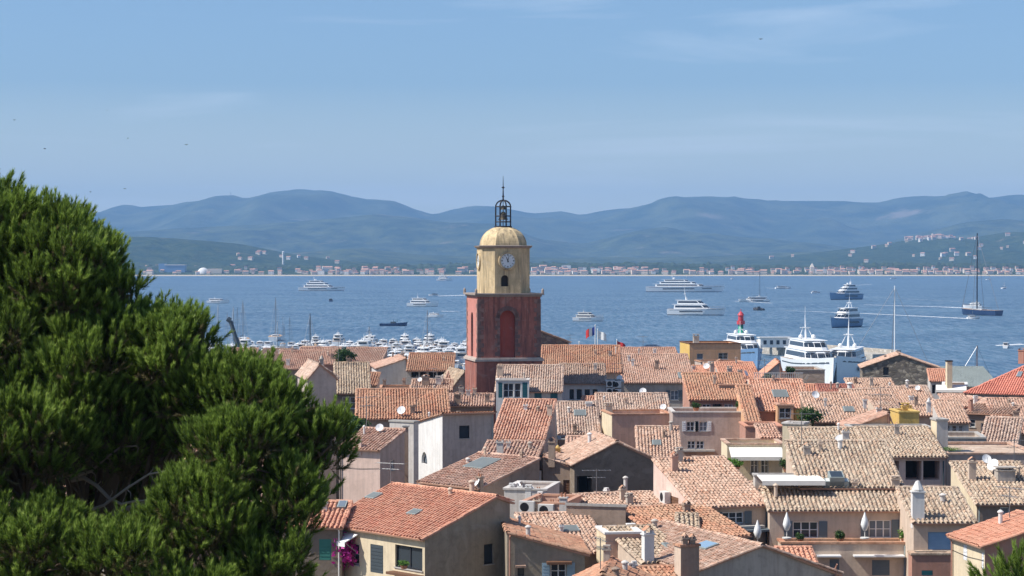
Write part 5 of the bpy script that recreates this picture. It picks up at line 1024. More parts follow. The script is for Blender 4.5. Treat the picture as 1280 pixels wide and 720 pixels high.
# landmarks
def P0(px, py, Y): return pt(px, py, Y)
p = P0(219, 343.5, 4420); t = thing('warehouse', 'big blue grey industrial hall on the far left shore', 'warehouse', (p[0], p[1], 2)); mb = MB(); mb.box(-20, 22, -10, 14, 0, 20); mb.box(-34, -20, -8, 12, 0, 24, 0); mb.build('hall', 'hullblue', t); mb = MB(); mb.box(-21, 23, -11, 15, 20.01, 22); mb.build('roof', 'offwhite', t)
p = P0(254, 343.5, 4400); t = thing('domed_hall', 'white domed hall on the far left shore', 'hall', (p[0], p[1], 2)); mb = MB(); mb.lathe((0, 0, 0), [(13, 0), (12.6, 5), (10.5, 10), (7, 13.5), (3, 15), (0, 15.4)], 20); mb.build('dome', 'fwhite', t, True); mb = MB(); mb.box(10, 40, -8, 8, 0, 13); mb.build('wing', 'fcream', t)
p = P0(354, 335, 4600); t = thing('water_tower', 'thin pale chimney like tower on the far left shore', 'tower', (p[0], p[1], 2)); mb = MB(); mb.lathe((0, 0, 0), [(2.6, 0), (2.0, 44), (2.6, 44), (2.6, 50), (0, 51)], 12); mb.build('shaft', 'fwhite', t)
p = P0(1166, 297, 6610); a = terr(HR, p[0], 1.0); t = thing('castle_ruin', 'ruined castle towers above the hilltop village', 'castle', (p[0], p[1], a[2])); mb = MB(); mb.lathe((0, 0, -4), [(4, 0), (4, 24), (3.2, 24), (3.2, 22)], 12); mb.lathe((18, 4, -4), [(3.4, 0), (3.2, 17), (2.4, 17), (2.4, 15)], 12); mb.box(-24, 24, 2, 4, -4, 8); mb.box(6, 9, -2, 1, -4, 14); mb.build('walls', 'fcream', t)
p = P0(288.5, 246, 12500); t = thing('radio_mast', 'thin radio mast on the summit of far left mountain', 'mast', (p[0], p[1], p[2]-10)); mb = MB(); mb.tube([(0, 0, 0), (0, 0, 40)], [4, 1.5], 6); mb.build('mast', 'metalgrey', t)
p = P0(1015, 343, 4395); t = thing('church', 'small cream church with square tower on the far shore', 'church', (p[0], p[1], 2)); mb = MB(); mb.box(-4, 4, -5, 6, 0, 17); mb.lathe((0, 0, 17), [(6, 0), (0, 8)], 4, 0, math.pi/4); mb.build('tower', 'fcream', t)
mb = MB(); mb.box(5, 30, -5, 6, 0, 12); mb.build('nave', 'fwhite', t)
# haze
mb = MB(); mb.box(-9400, 9400, -80, 15400, -4, 560)
hz = bpy.data.materials.new('haze'); hz.use_nodes = True; ht = hz.node_tree; ht.nodes.remove(ht.nodes['Principled BSDF']); pv = ht.nodes.new('ShaderNodeVolumePrincipled')
pv.inputs['Color'].default_value = (.30, .555, .97, 1); pv.inputs['Density'].default_value = 9.3e-5; pv.inputs['Anisotropy'].default_value = .0
ht.links.new(pv.outputs[0], ht.nodes['Material Output'].inputs['Volume']); M['haze'] = hz
tag(mb.build('haze', 'haze'), kind='stuff')
# ---------------------------------------------------------------- boats
def hull_mb(mb, L, B, Hb, m=0, bot=None, stern=.85, flare=.8, draft=.6, deckm=None, sheer=.25):
    n = 14; V = []; prof = []
    for i in range(n):
        t = i/(n-1); x = -L/2+L*t; b = B/2*(stern+(1-stern)*min(1, t*3)) if t < .55 else B/2*(1-((t-.55)/.45)**2.3)
        b = max(b, .04); zt = Hb*(1+sheer*max(0, t-.3)**1.5*1.7); bl = b*(flare if t < .6 else flare*(1-.55*(t-.6)/.4)); xx = x-(1-t)*0
        prof.append((x, b, zt))
        xl = x-(L*.07*max(0, t-.75)/.25)
        V += [(xl, -bl*.55, -draft), (x-(L*.03*max(0, t-.75)/.25), -bl, .12*Hb), (x, -b, zt), (x, b, zt), (x-(L*.03*max(0, t-.75)/.25), bl, .12*Hb), (xl, bl*.55, -draft)]
    for i in range(n-1):
        for j, mm in ((0, bot if bot is not None else m), (1, m), (3, m), (4, bot if bot is not None else m)):
            mb.add([V[i*6+j], V[(i+1)*6+j], V[(i+1)*6+j+1], V[i*6+j+1]], [[0, 1, 2, 3]], mm)
        a = .0; mb.add([V[i*6+2], V[(i+1)*6+2], V[(i+1)*6+3], V[i*6+3]], [[0, 1, 2, 3]], deckm if deckm is not None else m)
    mb.add(V[:6], [[0, 1, 2, 3, 4, 5]], m)
    return prof
def tier(mb, x0, x1, y, z0, z1, rf=.5, rb=.15, m=0, taper=.12, nose=.35):
    # deckhouse: rounded nose plan, raked front (rf) and back (rb)
    h = z1-z0; P = []
    for (xa, xb, yy, z) in ((x0, x1, y, z0), (x0+rb*h, x1-rf*h*1.6, y*(1-taper), z1)):
        L = xb-xa; nn = nose*min(L, 2*yy*1.2)
        P.append([(xa, -yy, z), (xb-nn, -yy, z), (xb-nn*.35, -yy*.75, z), (xb, -yy*.3, z), (xb, yy*.3, z), (xb-nn*.35, yy*.75, z), (xb-nn, yy, z), (xa, yy, z)])
    V = P[0]+P[1]; k = 8
    mb.add(V, [[i, (i+1) % k, k+(i+1) % k, k+i] for i in range(k)], m); mb.add(P[1], [list(range(k))], m)
    return P
def band(mb, P, f0, f1, m=0, out=.03, back=True):
    A, B = np.array(P[0]), np.array(P[1]); c = (A.mean(0)+B.mean(0))/2; a = A+(B-A)*f0; b = A+(B-A)*f1; k = 8
    def off(q): d = q-c; d[:, 2] = 0; d /= np.linalg.norm(d, axis=1)[:, None]; return q+d*out
    a, b = off(a), off(b); V = list(a)+list(b)
    for i in range(k-1): mb.add([a[i]+(a[i+1]-a[i])*.04, a[i+1]-(a[i+1]-a[i])*.04, b[i+1]-(b[i+1]-b[i])*.04, b[i]+(b[i+1]-b[i])*.04], [[0, 1, 2, 3]], m)
    if back: mb.add([a[7]+(a[0]-a[7])*.15, a[0]-(a[0]-a[7])*.15, b[0]-(b[0]-b[7])*.15, b[7]+(b[0]-b[7])*.15], [[0, 1, 2, 3]], m)
def motoryacht(name, label, cat='yacht', L=45, B=8.5, Hb=3.2, tiers=3, hull='whitepaint', boot='navy', mast=1.0, domes=2, loc=(0, 0, 0), rz=0, group=None, th=None, railing=True, superm='whitepaint'):
    t = thing(name, label, cat, loc, rz, group)
    mb = MB(); hull_mb(mb, L, B, Hb, 0, 1, deckm=2, draft=.4); mb.build('hull', [hull, boot, 'teak'], t, False)
    mb = MB()
    for s_ in (-1, 1): mb.add([(-L*.28, s_*B*.5+s_*.01, Hb*.5), (L*.12, s_*B*.5+s_*.012, Hb*.55), (L*.12, s_*B*.5+s_*.012, Hb*.72), (-L*.28, s_*B*.5+s_*.01, Hb*.70)], [[0, 1, 2, 3]])
    if L > 14: mb.build('portholes', 'yachtglass', t)
    if L > 24:
        mb = MB(); n = 16
        for s_ in (-1, 1):
            V = []
            for i in range(n):
                q = .04+.92*i/(n-1); x = -L/2+L*q; b = B/2*(.85+.15*min(1, q*3)) if q < .55 else B/2*(1-((q-.55)/.45)**2.3); zt = Hb*(1+.25*max(0, q-.3)**1.5*1.7)
                bl = b*(.8 if q < .6 else .8*(1-.55*(q-.6)/.4)); f = .80; bb = bl+(b-bl)*f; xo = x-(1-f)*(L*.03*max(0, q-.75)/.25); V += [(xo, s_*(bb+.04), .12*Hb+(zt-.12*Hb)*f), (xo, s_*(bb+.05), .12*Hb+(zt-.12*Hb)*(f+.05))]
            mb.add(V, [[2*i, 2*i+1, 2*i+3, 2*i+2] for i in range(n-1)])
            if L > 36:
                i0, i1 = n-5, n-3
                a, b_ = V[2*i0], V[2*i1]; mb.add([(a[0], a[1]-s_*.02, a[2]-Hb*.30), (b_[0], b_[1]-s_*.10, b_[2]-Hb*.30), (b_[0], b_[1]-s_*.02, b_[2]-Hb*.14), (a[0], a[1]+s_*.02, a[2]-Hb*.14)], [[0, 1, 2, 3]])
        mb.build('hull_stripe', 'shutdark', t)
    z = Hb*1.02; x0, x1, y = -L*.38, L*.25, B*.44; th = th or (2.5 if L > 25 else max(.9, L*.075))
    for i in range(tiers):
        mb = MB(); P = tier(mb, x0, x1, y, z, z+th, .75, .1); sp = 'deckhouse' if i < tiers-1 or tiers == 1 else 'wheelhouse'
        ho = mb.build(sp, superm, t); mb = MB(); band(mb, P, .32, .8); mb.build('window_band', 'yachtglass', ho)
        mb = MB(); xa = x0-L*.035; xe = x1-th*1.2-.25*y; mb.prism([(xa, z+th), (xe, z+th), (xe+th*.5, z+th+.07), (xe, z+th+.14), (xa-.2, z+th+.14)], -y*.93, y*.93); mb.build('deck_overhang', superm, t)
        z += th+.15; x0 += L*.055; x1 -= L*(.10 if L > 20 else .1); y *= .86; th *= .9
    zm = z; xm = x0+(x1-x0)*.35
    if mast:
        mb = MB(); h = mast*(2.2+L*.09 if L > 20 else 1+L*.08)
        mb.tube([(xm-h*.12, 0, zm-.05), (xm-h*.28, 0, zm+h)], [max(.10, h*.05), .06], 6)
        mb.obox((xm-h*.3, -B*.16, zm+h*.45), (h*.14, 0, 0), (0, B*.32, 0), (0, 0, .14)); mb.tube([(xm-h*.26, 0, zm+h*.98), (xm-h*.26, 0, zm+h*1.35)], .04, 4)
        for s_ in (-1, 1): mb.tube([(xm-h*.05, s_*y*.7, zm-.05), (xm-h*.25, s_*B*.06, zm+h*.5)], .09, 5)
        mb.build('radar_mast', superm, t)
    if domes:
        mb = MB(); r = max(.35, B*.075)
        for s_ in ((-1, 1) if domes > 1 else (0,)):
            c = (xm+r, s_*y*.62, zm+r*.9); mb.lathe(c, [(r*.5, -r*.9), (r*.5, -r*.6), (r*.86, -r*.5), (r, 0), (r*.86, r*.5), (r*.5, r*.87), (0, r)], 12)
        mb.build('radar_dome', 'whitepaint', t, True)
    if railing and L > 12:
        mb = MB(); n = 12
        for s_ in (-1, 1):
            P = []
            for i in range(n): q = .5+.5*i/(n-1); x = -L/2+L*q; b = B/2*(1-((max(q, .55)-.55)/.45)**2.3); zt = Hb*(1+.25*max(0, q-.3)**1.5*1.7); P.append((x-.1, s_*b*.94, zt+.9)); mb.tube([(x-.1, s_*b*.94, zt), (x-.1, s_*b*.94, zt+.9)], .03, 3)
            mb.tube(P, .03, 3)
        mb.build('railing', 'metalgrey', t)
    return t
def sailboat(name, label, L=12, mast=15, hull='whitepaint', loc=(0, 0, 0), rz=0, group=None, mcol='offwhite', sailcover='navy', mr=.11):
    t = thing(name, label, 'sailing boat', loc, rz, group); mb = MB(); hull_mb(mb, L, L*.29, L*.09+.2, 0, 1, .7, deckm=2); mb.build('hull', [hull, 'navy', 'teak'], t)
    mb = MB(); P = tier(mb, -L*.12, L*.2, L*.08, L*.09+.2, L*.09+.75, .9, .3); ho = mb.build('cabin', 'whitepaint', t); mb = MB(); band(mb, P, .3, .75); mb.build('window_band', 'yachtglass', ho)
    mb = MB(); mb.tube([(L*.08, 0, .5), (L*.08, 0, mast)], [mr, mr*.75], 6)
    for f in (.45, .72): mb.tube([(L*.08, -L*.07, mast*f), (L*.08, L*.07, mast*f)], .04, 4)
    mb.build('mast', mcol, t)
    mb = MB(); mb.tube([(L*.07, 0, L*.09+1.5), (-L*.32, 0, L*.09+1.4)], .13, 6); mb.build('boom', sailcover, t)
    mb = MB()
    for q in ((L*.49, 0, L*.1+.3), (-L*.49, 0, L*.1), (L*.04, -L*.14, .9), (L*.04, L*.14, .9)): mb.tube([q, (L*.08, 0, mast*.98)], max(.022, mr*.35), 3)
    mb.build('rigging', 'metalgrey', t); return t
def at(px, py): P = on_z(px, py, 0); return (P[0], P[1], 0)
PI = math.pi
# anchored in the bay (water line pixel)
motoryacht('motor_yacht', 'long white three deck motor yacht anchored at left of the bay', L=50, B=9, Hb=3.4, tiers=3, loc=at(403, 363.5), rz=-.22, mast=.8)
motoryacht('motor_yacht', 'small white cruiser alone near the pine at left', L=17, B=4.5, Hb=1.8, tiers=1, loc=at(273, 379), rz=-.3, mast=.6, domes=0, boot='shutgrey')
motoryacht('motor_yacht', 'largest white yacht with long blue grey bow near the far shore', L=78, B=12, Hb=5.2, tiers=3, loc=at(857, 365), rz=-.2, hull='whitepaint', mast=.6, boot='hullblue')
motoryacht('motor_yacht', 'classic white yacht with blue grey hull and tall mast in mid bay', L=33, B=7, Hb=3.4, tiers=2, loc=at(871, 394), rz=-.3, boot='navy', mast=1.4, domes=0)
motoryacht('motor_yacht', 'grey and white motor yacht with dark upper deck left of the classic yacht', L=16, B=5, Hb=1.9, tiers=2, loc=at(736, 401.5), rz=-.32, boot='shutdark', mast=.5, domes=0, superm='offwhite')
motoryacht('motor_yacht', 'white yacht seen against the far shore left of the tower', L=26, B=7, Hb=3, tiers=2, loc=at(556, 351), rz=-.3, mast=.9)
motoryacht('motor_yacht', 'white sport yacht with raised bridge left of the tower clock', L=22, B=5.5, Hb=2.2, tiers=2, loc=at(529, 383), rz=-.3, mast=.6, domes=0)
motoryacht('motor_yacht', 'little white day cruiser just left of the red tower top', L=9, B=3, Hb=1.2, tiers=1, loc=at(545, 396.5), rz=-.35, mast=.4, domes=0)
motoryacht('motor_boat', 'tiny speeding boat trailing a white wake beside the tower', 'motor boat', L=9, B=3, Hb=1.1, tiers=1, loc=at(542, 370), rz=PI-.1, mast=0, domes=0, superm='shutgrey')
motoryacht('motor_yacht', 'blue hulled yacht seen from its bow, upper of the two right of centre', L=34, B=9.5, Hb=4.6, tiers=3, loc=at(1056, 374.5), rz=-2.5, hull='hullblue', mast=.8)
motoryacht('motor_yacht', 'blue hulled explorer yacht with white bridge, lower of the two right of centre', L=26, B=8, Hb=3.8, tiers=2, loc=at(1055, 409), rz=-2.2, hull='hullblue', mast=1.1, domes=0)
motoryacht('motor_yacht', 'white express cruiser with foam at its stern near lighthouse', L=24, B=5.5, Hb=1.8, tiers=1, loc=at(942, 377.5), rz=PI+.2, mast=.4, domes=0)
motoryacht('motor_yacht', 'white boat with tall flybridge left of the tall black mast', L=13, B=5, Hb=2, tiers=2, loc=at(1216, 386), rz=2.6, mast=.5, domes=0)
motoryacht('motor_boat', 'distant white boat trailing wake below the beach at right', 'motor boat', L=18, B=5, Hb=1.6, tiers=1, loc=at(979, 361), rz=.2, mast=0, domes=0)
motoryacht('motor_boat', 'minute white boat far out between the anchored yachts', 'motor boat', L=9, B=3, Hb=1.2, tiers=1, loc=at(1020, 366.5), rz=.2, mast=0, domes=0)
motoryacht('motor_boat', 'minute dark boat below the long white yacht at left', 'motor boat', L=5, B=2.4, Hb=1.0, tiers=1, loc=at(414, 377), rz=1.3, hull='navy', mast=.4, domes=0, superm='shutdark')
motoryacht('motor_boat', 'small white boat at the end of the longest wake at right', 'motor boat', L=7, B=2.6, Hb=.9, tiers=1, loc=at(1217, 398.5), rz=.1, mast=0, domes=0)
motoryacht('motor_boat', 'tiny white skiff near the right edge of the bay', 'motor boat', L=6, B=2.2, Hb=.9, tiers=1, loc=at(1258, 435), rz=1.2, mast=0, domes=0)
for i, (px, py) in enumerate(((862, 341+5.5), (1117, 348.5), (1236, 350), (1255, 361), (915, 349))):
    sailboat('sailing_boat', ['white sailing boat by far beach behind largest yacht', 'small white boat under the middle of right far beach', 'white boat close to the beach at far right', 'white sailing boat right of the tall black mast', 'little moored boat left of far church'][i], 12, 8, loc=at(px, py), rz=.3*i)
# dark long open boat
t = thing('open_boat', 'long low black launch with two people anchored left of the tower', 'launch', at(492, 407.5), .0); mb = MB(); hull_mb(mb, 13, 3.4, 1.2, 0, 0, .7, sheer=.5); mb.build('hull', ['navy', 'black', 'teak'], t)
mb = MB(); tier(mb, -1.5, 1.5, .8, 1.3, 2.0, .5, .2); mb.tube([(0, 0, 1.9), (-.2, 0, 2.9)], .12, 6); mb.tube([(1.7, .2, 1.9), (1.6, .2, 2.6)], .12, 6); mb.build('console', 'shutdark', t)
# dark dome shaped thing: rigid inflatable seen end on
t = thing('inflatable_boat', 'dark rounded inflatable boat below the express cruiser', 'inflatable boat', at(948, 388), PI/2+.3); mb = MB()
mb.tube([(-4, -1.8, .5), (2, -1.8, .6), (4.2, -1, .9), (5, 0, 1.1), (4.2, 1, .9), (2, 1.8, .6), (-4, 1.8, .5)], .8, 8); mb.build('tube', 'rubber', t, True); mb = MB(); mb.box(-4, 3, -1.4, 1.4, .3, .7); tier(mb, -1.5, 1, .9, .7, 2.4, .4, .2); mb.build('console', 'rubber', t)
# tall sailing yacht on the right
sailboat('sailing_yacht', 'large sailing yacht with very tall black mast at right', 31, 46, 'navy', loc=at(1225, 394), rz=PI/2+.5, mcol='black', sailcover='shutdark', mr=.40)
sailboat('sailing_yacht', 'white sailing yacht with thin dark mast behind the express cruiser', 15, 26, 'whitepaint', loc=at(948, 374), rz=.3, mcol='shutdark', mr=.16)
sailboat('sailing_yacht', 'white sailing yacht with tall white mast beside moored superyacht', 22, 23.5, loc=(pt(1110, 450, 560)[0], 560, 0), rz=-.15, mcol='whitepaint', mr=.20)
sailboat('fishing_boat', 'little boat with short dark mast before the green metal roof', 9, 9, loc=(pt(1218, 450, 520)[0], 520, 0), rz=.2, mcol='brownwood', mr=.16)
# superyachts on the quay
motoryacht('superyacht', 'huge white superyacht seen bow on with tall radar mast behind stone block', 'superyacht', L=40, B=7.8, Hb=6.3, tiers=2, th=2.35, loc=(pt(1016, 480, 500)[0], 500, 0), rz=-PI/2+.10, mast=1.0, domes=2)
motoryacht('superyacht', 'white superyacht with flared bow turned left beside the rubble gable', 'superyacht', L=34, B=7.6, Hb=6.2, tiers=1, th=2.3, loc=(pt(1063, 480, 500)[0], 508, 0), rz=-PI/2-.28, mast=1.3, domes=2)
motoryacht('superyacht', 'blue hulled superyacht partly hidden behind the ochre building', 'superyacht', L=34, B=7.4, Hb=5.6, tiers=2, th=2.1, hull='hullblue', loc=(pt(936, 460, 560)[0], 570, 0), rz=-PI/2+.1, mast=.5, domes=2)
# lighthouse
P = pt(926, 432, 690); t = thing('lighthouse', 'small harbour lighthouse, green below and red above, on the mole', 'lighthouse', (P[0], P[1], 2.6))
mb = MB(); mb.lathe((0, 0, 0), [(1.15, 0), (.8, 6.6), (0, 6.6)], 16); mb.build('tower', 'green', t, True); mb = MB(); mb.lathe((0, 0, 6.6), [(1.35, 0), (1.35, .3), (.95, .4), (.85, 2.9), (1.15, 3.0), (.7, 3.8), (.15, 4.3), (.1, 5.0), (0, 5.0)], 16); mb.build('lantern', 'lightred', t)
mb = MB(); mb.lathe((0, 0, 6.9), [(1.35, 0), (1.35, .9), (1.3, .9), (1.3, 0)], 16); mb.build('gallery', 'lightred', t)
t = thing('kiosk', 'low white harbour office on the mole beside the lighthouse', 'kiosk', (*pt(968, 441, 665)[:2], 2.6), .1); mb = MB(); mb.box(-5, 5, -2, 2, 0, 3); mb.build('wall', 'fwhite', t); mb = MB(); mb.box(-5.3, 5.3, -2.3, 2.3, 3.004, 3.3); mb.build('roof', 'offwhite', t); mb = MB()
for i in range(4): mb.box(-4+2.1*i, -3+2.1*i, -2.06, -2.004, 1, 2.3)
mb.build('window', 'yachtglass', t)
def car(px, py, Y, col, label):
    P = pt(px, py, Y); t = thing('parked_car', label, 'car', (P[0], P[1], 2.6), .15); mb = MB()
    mb.prism([(-2.1, .35), (2.1, .35), (2.1, .8), (1.3, .95), (.7, 1.45), (-1.2, 1.5), (-2.0, .95)], -.85, .85); mb.build('body', col, t)
    mb = MB(); mb.prism([(1.15, .98), (.68, 1.4), (-1.12, 1.44), (-1.8, .98)], -.86, .86); mb.build('windows', 'yachtglass', t)
    for x in (-1.3, 1.3):
        for y in (-.86, .86): mb = MB(); mb.tube([(x, y-.08, .33), (x, y+.08, .33)], .33, 12); mb.build('wheel', 'rubber', t)
car(962, 440, 672, 'black', 'black car parked on the mole left of the superyacht'); car(975, 441, 668, 'shutgrey', 'grey car parked on the mole beside the black one')
# marina
rr = random.Random(11)
ML = ['white motor cruiser with one cabin moored in the packed marina', 'white two deck motor yacht moored in the packed marina', 'white sport boat with low cabin moored in the packed marina', 'small white sailing boat with bare mast moored in the marina', 'blue hulled sailing boat with bare mast moored in the marina', 'white cruiser with navy hull moored in the packed marina']
G = [m.replace('moored', 'boats moored') for m in ML]
PRT = [motoryacht('moored_cruiser', ML[0], L=12, B=4.0, Hb=1.7, tiers=1, mast=.5, domes=0, group=G[0]), motoryacht('moored_yacht', ML[1], L=17, B=4.8, Hb=2.1, tiers=2, mast=.6, domes=1, group=G[1]), motoryacht('moored_speedboat', ML[2], cat='speedboat', L=10, B=3.2, Hb=1.3, tiers=1, mast=0, domes=0, group=G[2]),
  sailboat('moored_sailing_boat', ML[3], 11, 14, group=G[3], mcol='metalgrey', mr=.07), sailboat('moored_sailing_boat', ML[4], 13, 17, 'hullblue', group=G[4], mcol='shutgrey', mr=.08), motoryacht('moored_cruiser', ML[5], L=14, B=4.4, Hb=1.9, tiers=2, mast=.5, domes=0, hull='navy', group=G[5])]
first = [True]*6; nb = 0
for Y, step in ((585, 3.9), (608, 3.8), (631, 3.8), (655, 3.7), (680, 3.8), (707, 3.8), (736, 4.0)):
    x = ray(258, 0)[0]/F*Y
    while x < ray(612, 0)[0]/F*Y:
        px = x/Y*F+640; k = rr.choice([0, 0, 1, 1, 2, 5, 0, 1] if px > 385 else [0, 1, 1, 3, 0, 4, 2, 5, 0, 5])
        if Y > 720 and px < 395: k = rr.choice([0, 2, 3, 4]);
        if rr.random() < .93:
            rz = rr.choice([PI/2, -PI/2, PI/2])+rr.uniform(-.12, .12)
            if first[k]: o = PRT[k]; first[k] = False; o.location = (x, Y+rr.uniform(-5, 5), 0); o.rotation_euler = (0, 0, rz)
            else:
                o = dup(PRT[k], (x, Y+rr.uniform(-6, 6), 0), rz, ML[k], G[k]); sc = rr.uniform(.55, 1.0); o.scale = (sc, sc*rr.uniform(.9, 1.1), sc*rr.uniform(.8, 1.15))
            nb += 1
        x += step*rr.uniform(.85, 1.25)
print('marina boats', nb)
mb = MB()
for Y in (596.5, 619.5, 643, 667.5, 693.5, 721): mb.box(ray(250, 0)[0]/F*Y, ray(620, 0)[0]/F*Y, Y-1.3, Y+1.3, .2, .7)
tag(mb.build('pontoon', 'concrete'), kind='structure')
for i, (px, pyt, Y, mr, lb) in enumerate(((387, 392, 700, .2, 'sailing yacht with tall dark mast, middle of left marina'), (303, 376, 760, .16, 'sailing yacht with thin grey mast left in the marina'), (344, 372, 790, .14, 'sailing yacht with pale mast behind the leaning crane jib'), (461, 408, 720, .13, 'sailing boat with mast rising before the black launch'), (534, 388, 700, .15, 'sailing yacht with slender mast nearest the bell tower'))):
    h_ = 30-(pyt-HOR)/F*Y; sailboat('sailing_yacht', lb, 17, h_, loc=(ray(px, 0)[0]/F*Y, Y, 0), rz=PI/2, mcol='shutdark' if i == 0 else 'metalgrey', mr=mr)
# crane
P = pt(303, 437, 560); Tp = pt(288, 401, 560); t = thing('mobile_crane', 'dark leaning crane jib rising above left marina roofs', 'crane', (P[0], P[1], 0)); mb = MB(); top = np.array(Tp)-np.array([P[0], P[1], 0]); b0 = np.array([0, 0, P[2]-2.5]); mb.tube([b0, b0+(top-b0)*.55], .75, 4); mb.tube([b0+(top-b0)*.5, top], .55, 4); mb.tube([top, top+np.array([-.8, 0, .6])], .7, 4); mb.build('jib', 'shutdark', t)
mb = MB(); mb.box(-1.5, 3.0, -1.5, 1.5, 1.5, P[2]-1.5); mb.build('cab', 'yellow', t); mb = MB(); mb.box(-2.5, 5, -1.6, 1.6, 0.2, 1.5); mb.build('carriage', 'shutdark', t)
mb = MB(); p = pt(303, 437, 560); mb.box(p[0]-16, p[0]+25, 545, 600, -2, .2); tag(mb.build('crane_quay', 'quaystone'), kind='structure')
# wakes
n = NT('foam'); v = n.coord((.25, 1, 1)); q = n.ramp(n.noise(v, .8, 6, .7), [(.38, g3(0)), (.55, g3(.9))]); n.out((.85, .88, .9), .9)
tr = n.n('ShaderNodeBsdfTransparent'); ms = n.n('ShaderNodeMixShader'); n.l(q, ms.inputs[0]); n.l(tr.outputs[0], ms.inputs[1]); n.l(n.b.outputs[0], ms.inputs[2]); n.l(ms.outputs[0], n.t.nodes['Material Output'].inputs[0])
def wake(x0, y0, x1, y1, w0, w1):
    a, b = on_z(x0, y0, 0), on_z(x1, y1, 0); mb = MB(); N = 24; d = b-a; nn = np.array([0, 1., 0]); V = []
    for i in range(N+1):
        q = i/N; c = a+d*q; w = (w0+(w1-w0)*q)*(1+.3*mnoise.noise(Vector((i*.7, x0, 0)))); V += [(c[0], c[1]-w*.75, .06), (c[0], c[1]+w*.75, .06)]
    mb.add(V, [[2*i, 2*i+1, 2*i+3, 2*i+2] for i in range(N)]); tag(mb.build('wake', 'foam'), kind='stuff', label='white foam wake trailing on the blue bay', cat='foam')
wake(548, 370, 582, 369, 12, 22); wake(1215, 398.5, 1060, 391, 14, 7); wake(1207, 385, 1170, 383.5, 26, 10); wake(1170, 383.5, 1080, 381, 10, 4); wake(958, 360, 985, 361, 10, 14); wake(918, 376.5, 965, 379, 10, 12); wake(1245, 432, 1280, 430.5, 3, 7); wake(552, 389, 575, 390, 5, 3); wake(1050, 391, 980, 388, 6, 2); wake(1068, 357, 1090, 355, 5, 5); wake(1200, 377, 1080, 371, 5, 3)
# swifts in the sky
for i, (px, py, Y) in enumerate(((951, 49, 260), (18, 150, 420), (56, 186, 300), (134, 138, 420), (160, 173, 420), (233, 181, 360), (156, 236, 450), (113, 240, 400))):
    P = pt(px, py, Y); t = thing('bird', ['small dark bird alone high in the sky at right', 'tiny bird near the left edge above the pine', 'dark bird low above the pine top', 'tiny bird, highest of the left flock', 'tiny bird in the middle of left flock', 'dark bird, rightmost of the left flock', 'faint bird just above the mountain at left', 'faint bird just right of the pine top'][i], 'bird', P, .6*i)
    s_ = .24 if i else .2; mb = MB(); b = mb.lathe((0, 0, 0), [(0, -s_*.5), (s_*.16, -s_*.25), (s_*.2, 0), (s_*.12, s_*.4), (0, s_*.55)], 8)
    for q in (-1, 1): mb.add([(0, -s_*.1, s_*.15), (q*s_*.7, 0, s_*.45), (q*s_*1.5, .0, s_*.15), (q*s_*.6, s_*.05, s_*.05), (0, s_*.1, -s_*.1)], [[0, 1, 2, 3], [0, 3, 4, 4]][:1], 0); mb.add([(0, -s_*.1, s_*.15), (q*s_*.6, s_*.05, s_*.05), (0, s_*.1, -s_*.1)], [[0, 1, 2]], 0)
    o = mb.build('body', 'bird', t); 
# ---------------------------------------------------------------- pines
def shoots_mesh(mb, P, D, Ls, Rs, nd, width, bright, m=0):
    """P base points, D unit directions, Ls lengths, Rs needle length, nd needles per shoot"""
    n = len(P); t = rng.random((n, nd)); t = t**.8
    ax = rng.normal(size=(n, nd, 3)); Dn = D[:, None, :]; ax -= (ax*Dn).sum(-1, keepdims=True)*Dn; ax /= np.linalg.norm(ax, axis=-1, keepdims=True)
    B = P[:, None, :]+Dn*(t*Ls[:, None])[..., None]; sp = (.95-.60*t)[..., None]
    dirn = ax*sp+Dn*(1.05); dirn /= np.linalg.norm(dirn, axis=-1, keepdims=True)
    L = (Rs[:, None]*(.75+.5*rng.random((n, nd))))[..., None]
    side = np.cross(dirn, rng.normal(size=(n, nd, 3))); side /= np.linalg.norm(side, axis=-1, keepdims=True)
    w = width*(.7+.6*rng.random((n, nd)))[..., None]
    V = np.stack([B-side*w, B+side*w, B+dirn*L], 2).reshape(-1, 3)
    r = np.clip(bright[:, None]*(.15+.95*t)+.12*rng.normal(size=(n, nd)), 0, 1).ravel()  # young green at the tip, painted shade towards the shoot base
    mb.add(V, np.arange(3*n*nd).reshape(-1, 3), m, r)
def clump_shoots(c, r, n, updir, spread=1.0):
    d = rng.normal(size=(n, 3)); d[:, 2] = np.abs(d[:, 2])*1.0-.12; d += updir*.7; d /= np.linalg.norm(d, axis=1)[:, None]
    rad = r*(.45+.55*rng.random(n)**.6); P = c+d*rad[:, None]*np.array([1, 1, .8]); D = d*.7+np.array([0, 0, .95])+rng.normal(size=(n, 3))*.24; D /= np.linalg.norm(D, axis=1)[:, None]
    return P, D, rad/r
def lobes_to_clumps(lobes, per):
    out = []
    for (c, r) in lobes:
        c, r = np.array(c), np.array(r); k = max(6, int(per*(r[0]*r[2]+r[0]*r[1]+r[1]*r[2])/3))
        d = rng.normal(size=(k*2, 3)); d /= np.linalg.norm(d, axis=1)[:, None]; d = d[d[:, 2] > -.75][:k]
        for q in d:
            s_ = random.uniform(.72, 1.02); p = c+q*r*s_
            out.append((p, q))
    # drop clumps deep inside other lobes
    res = []
    for p, q in out:
        deep = False
        for (c, r) in lobes:
            e = (p-np.array(c))/np.array(r)
            if (e*e).sum() < .22: deep = True; break
        if not deep: res.append((p, q))
    return res
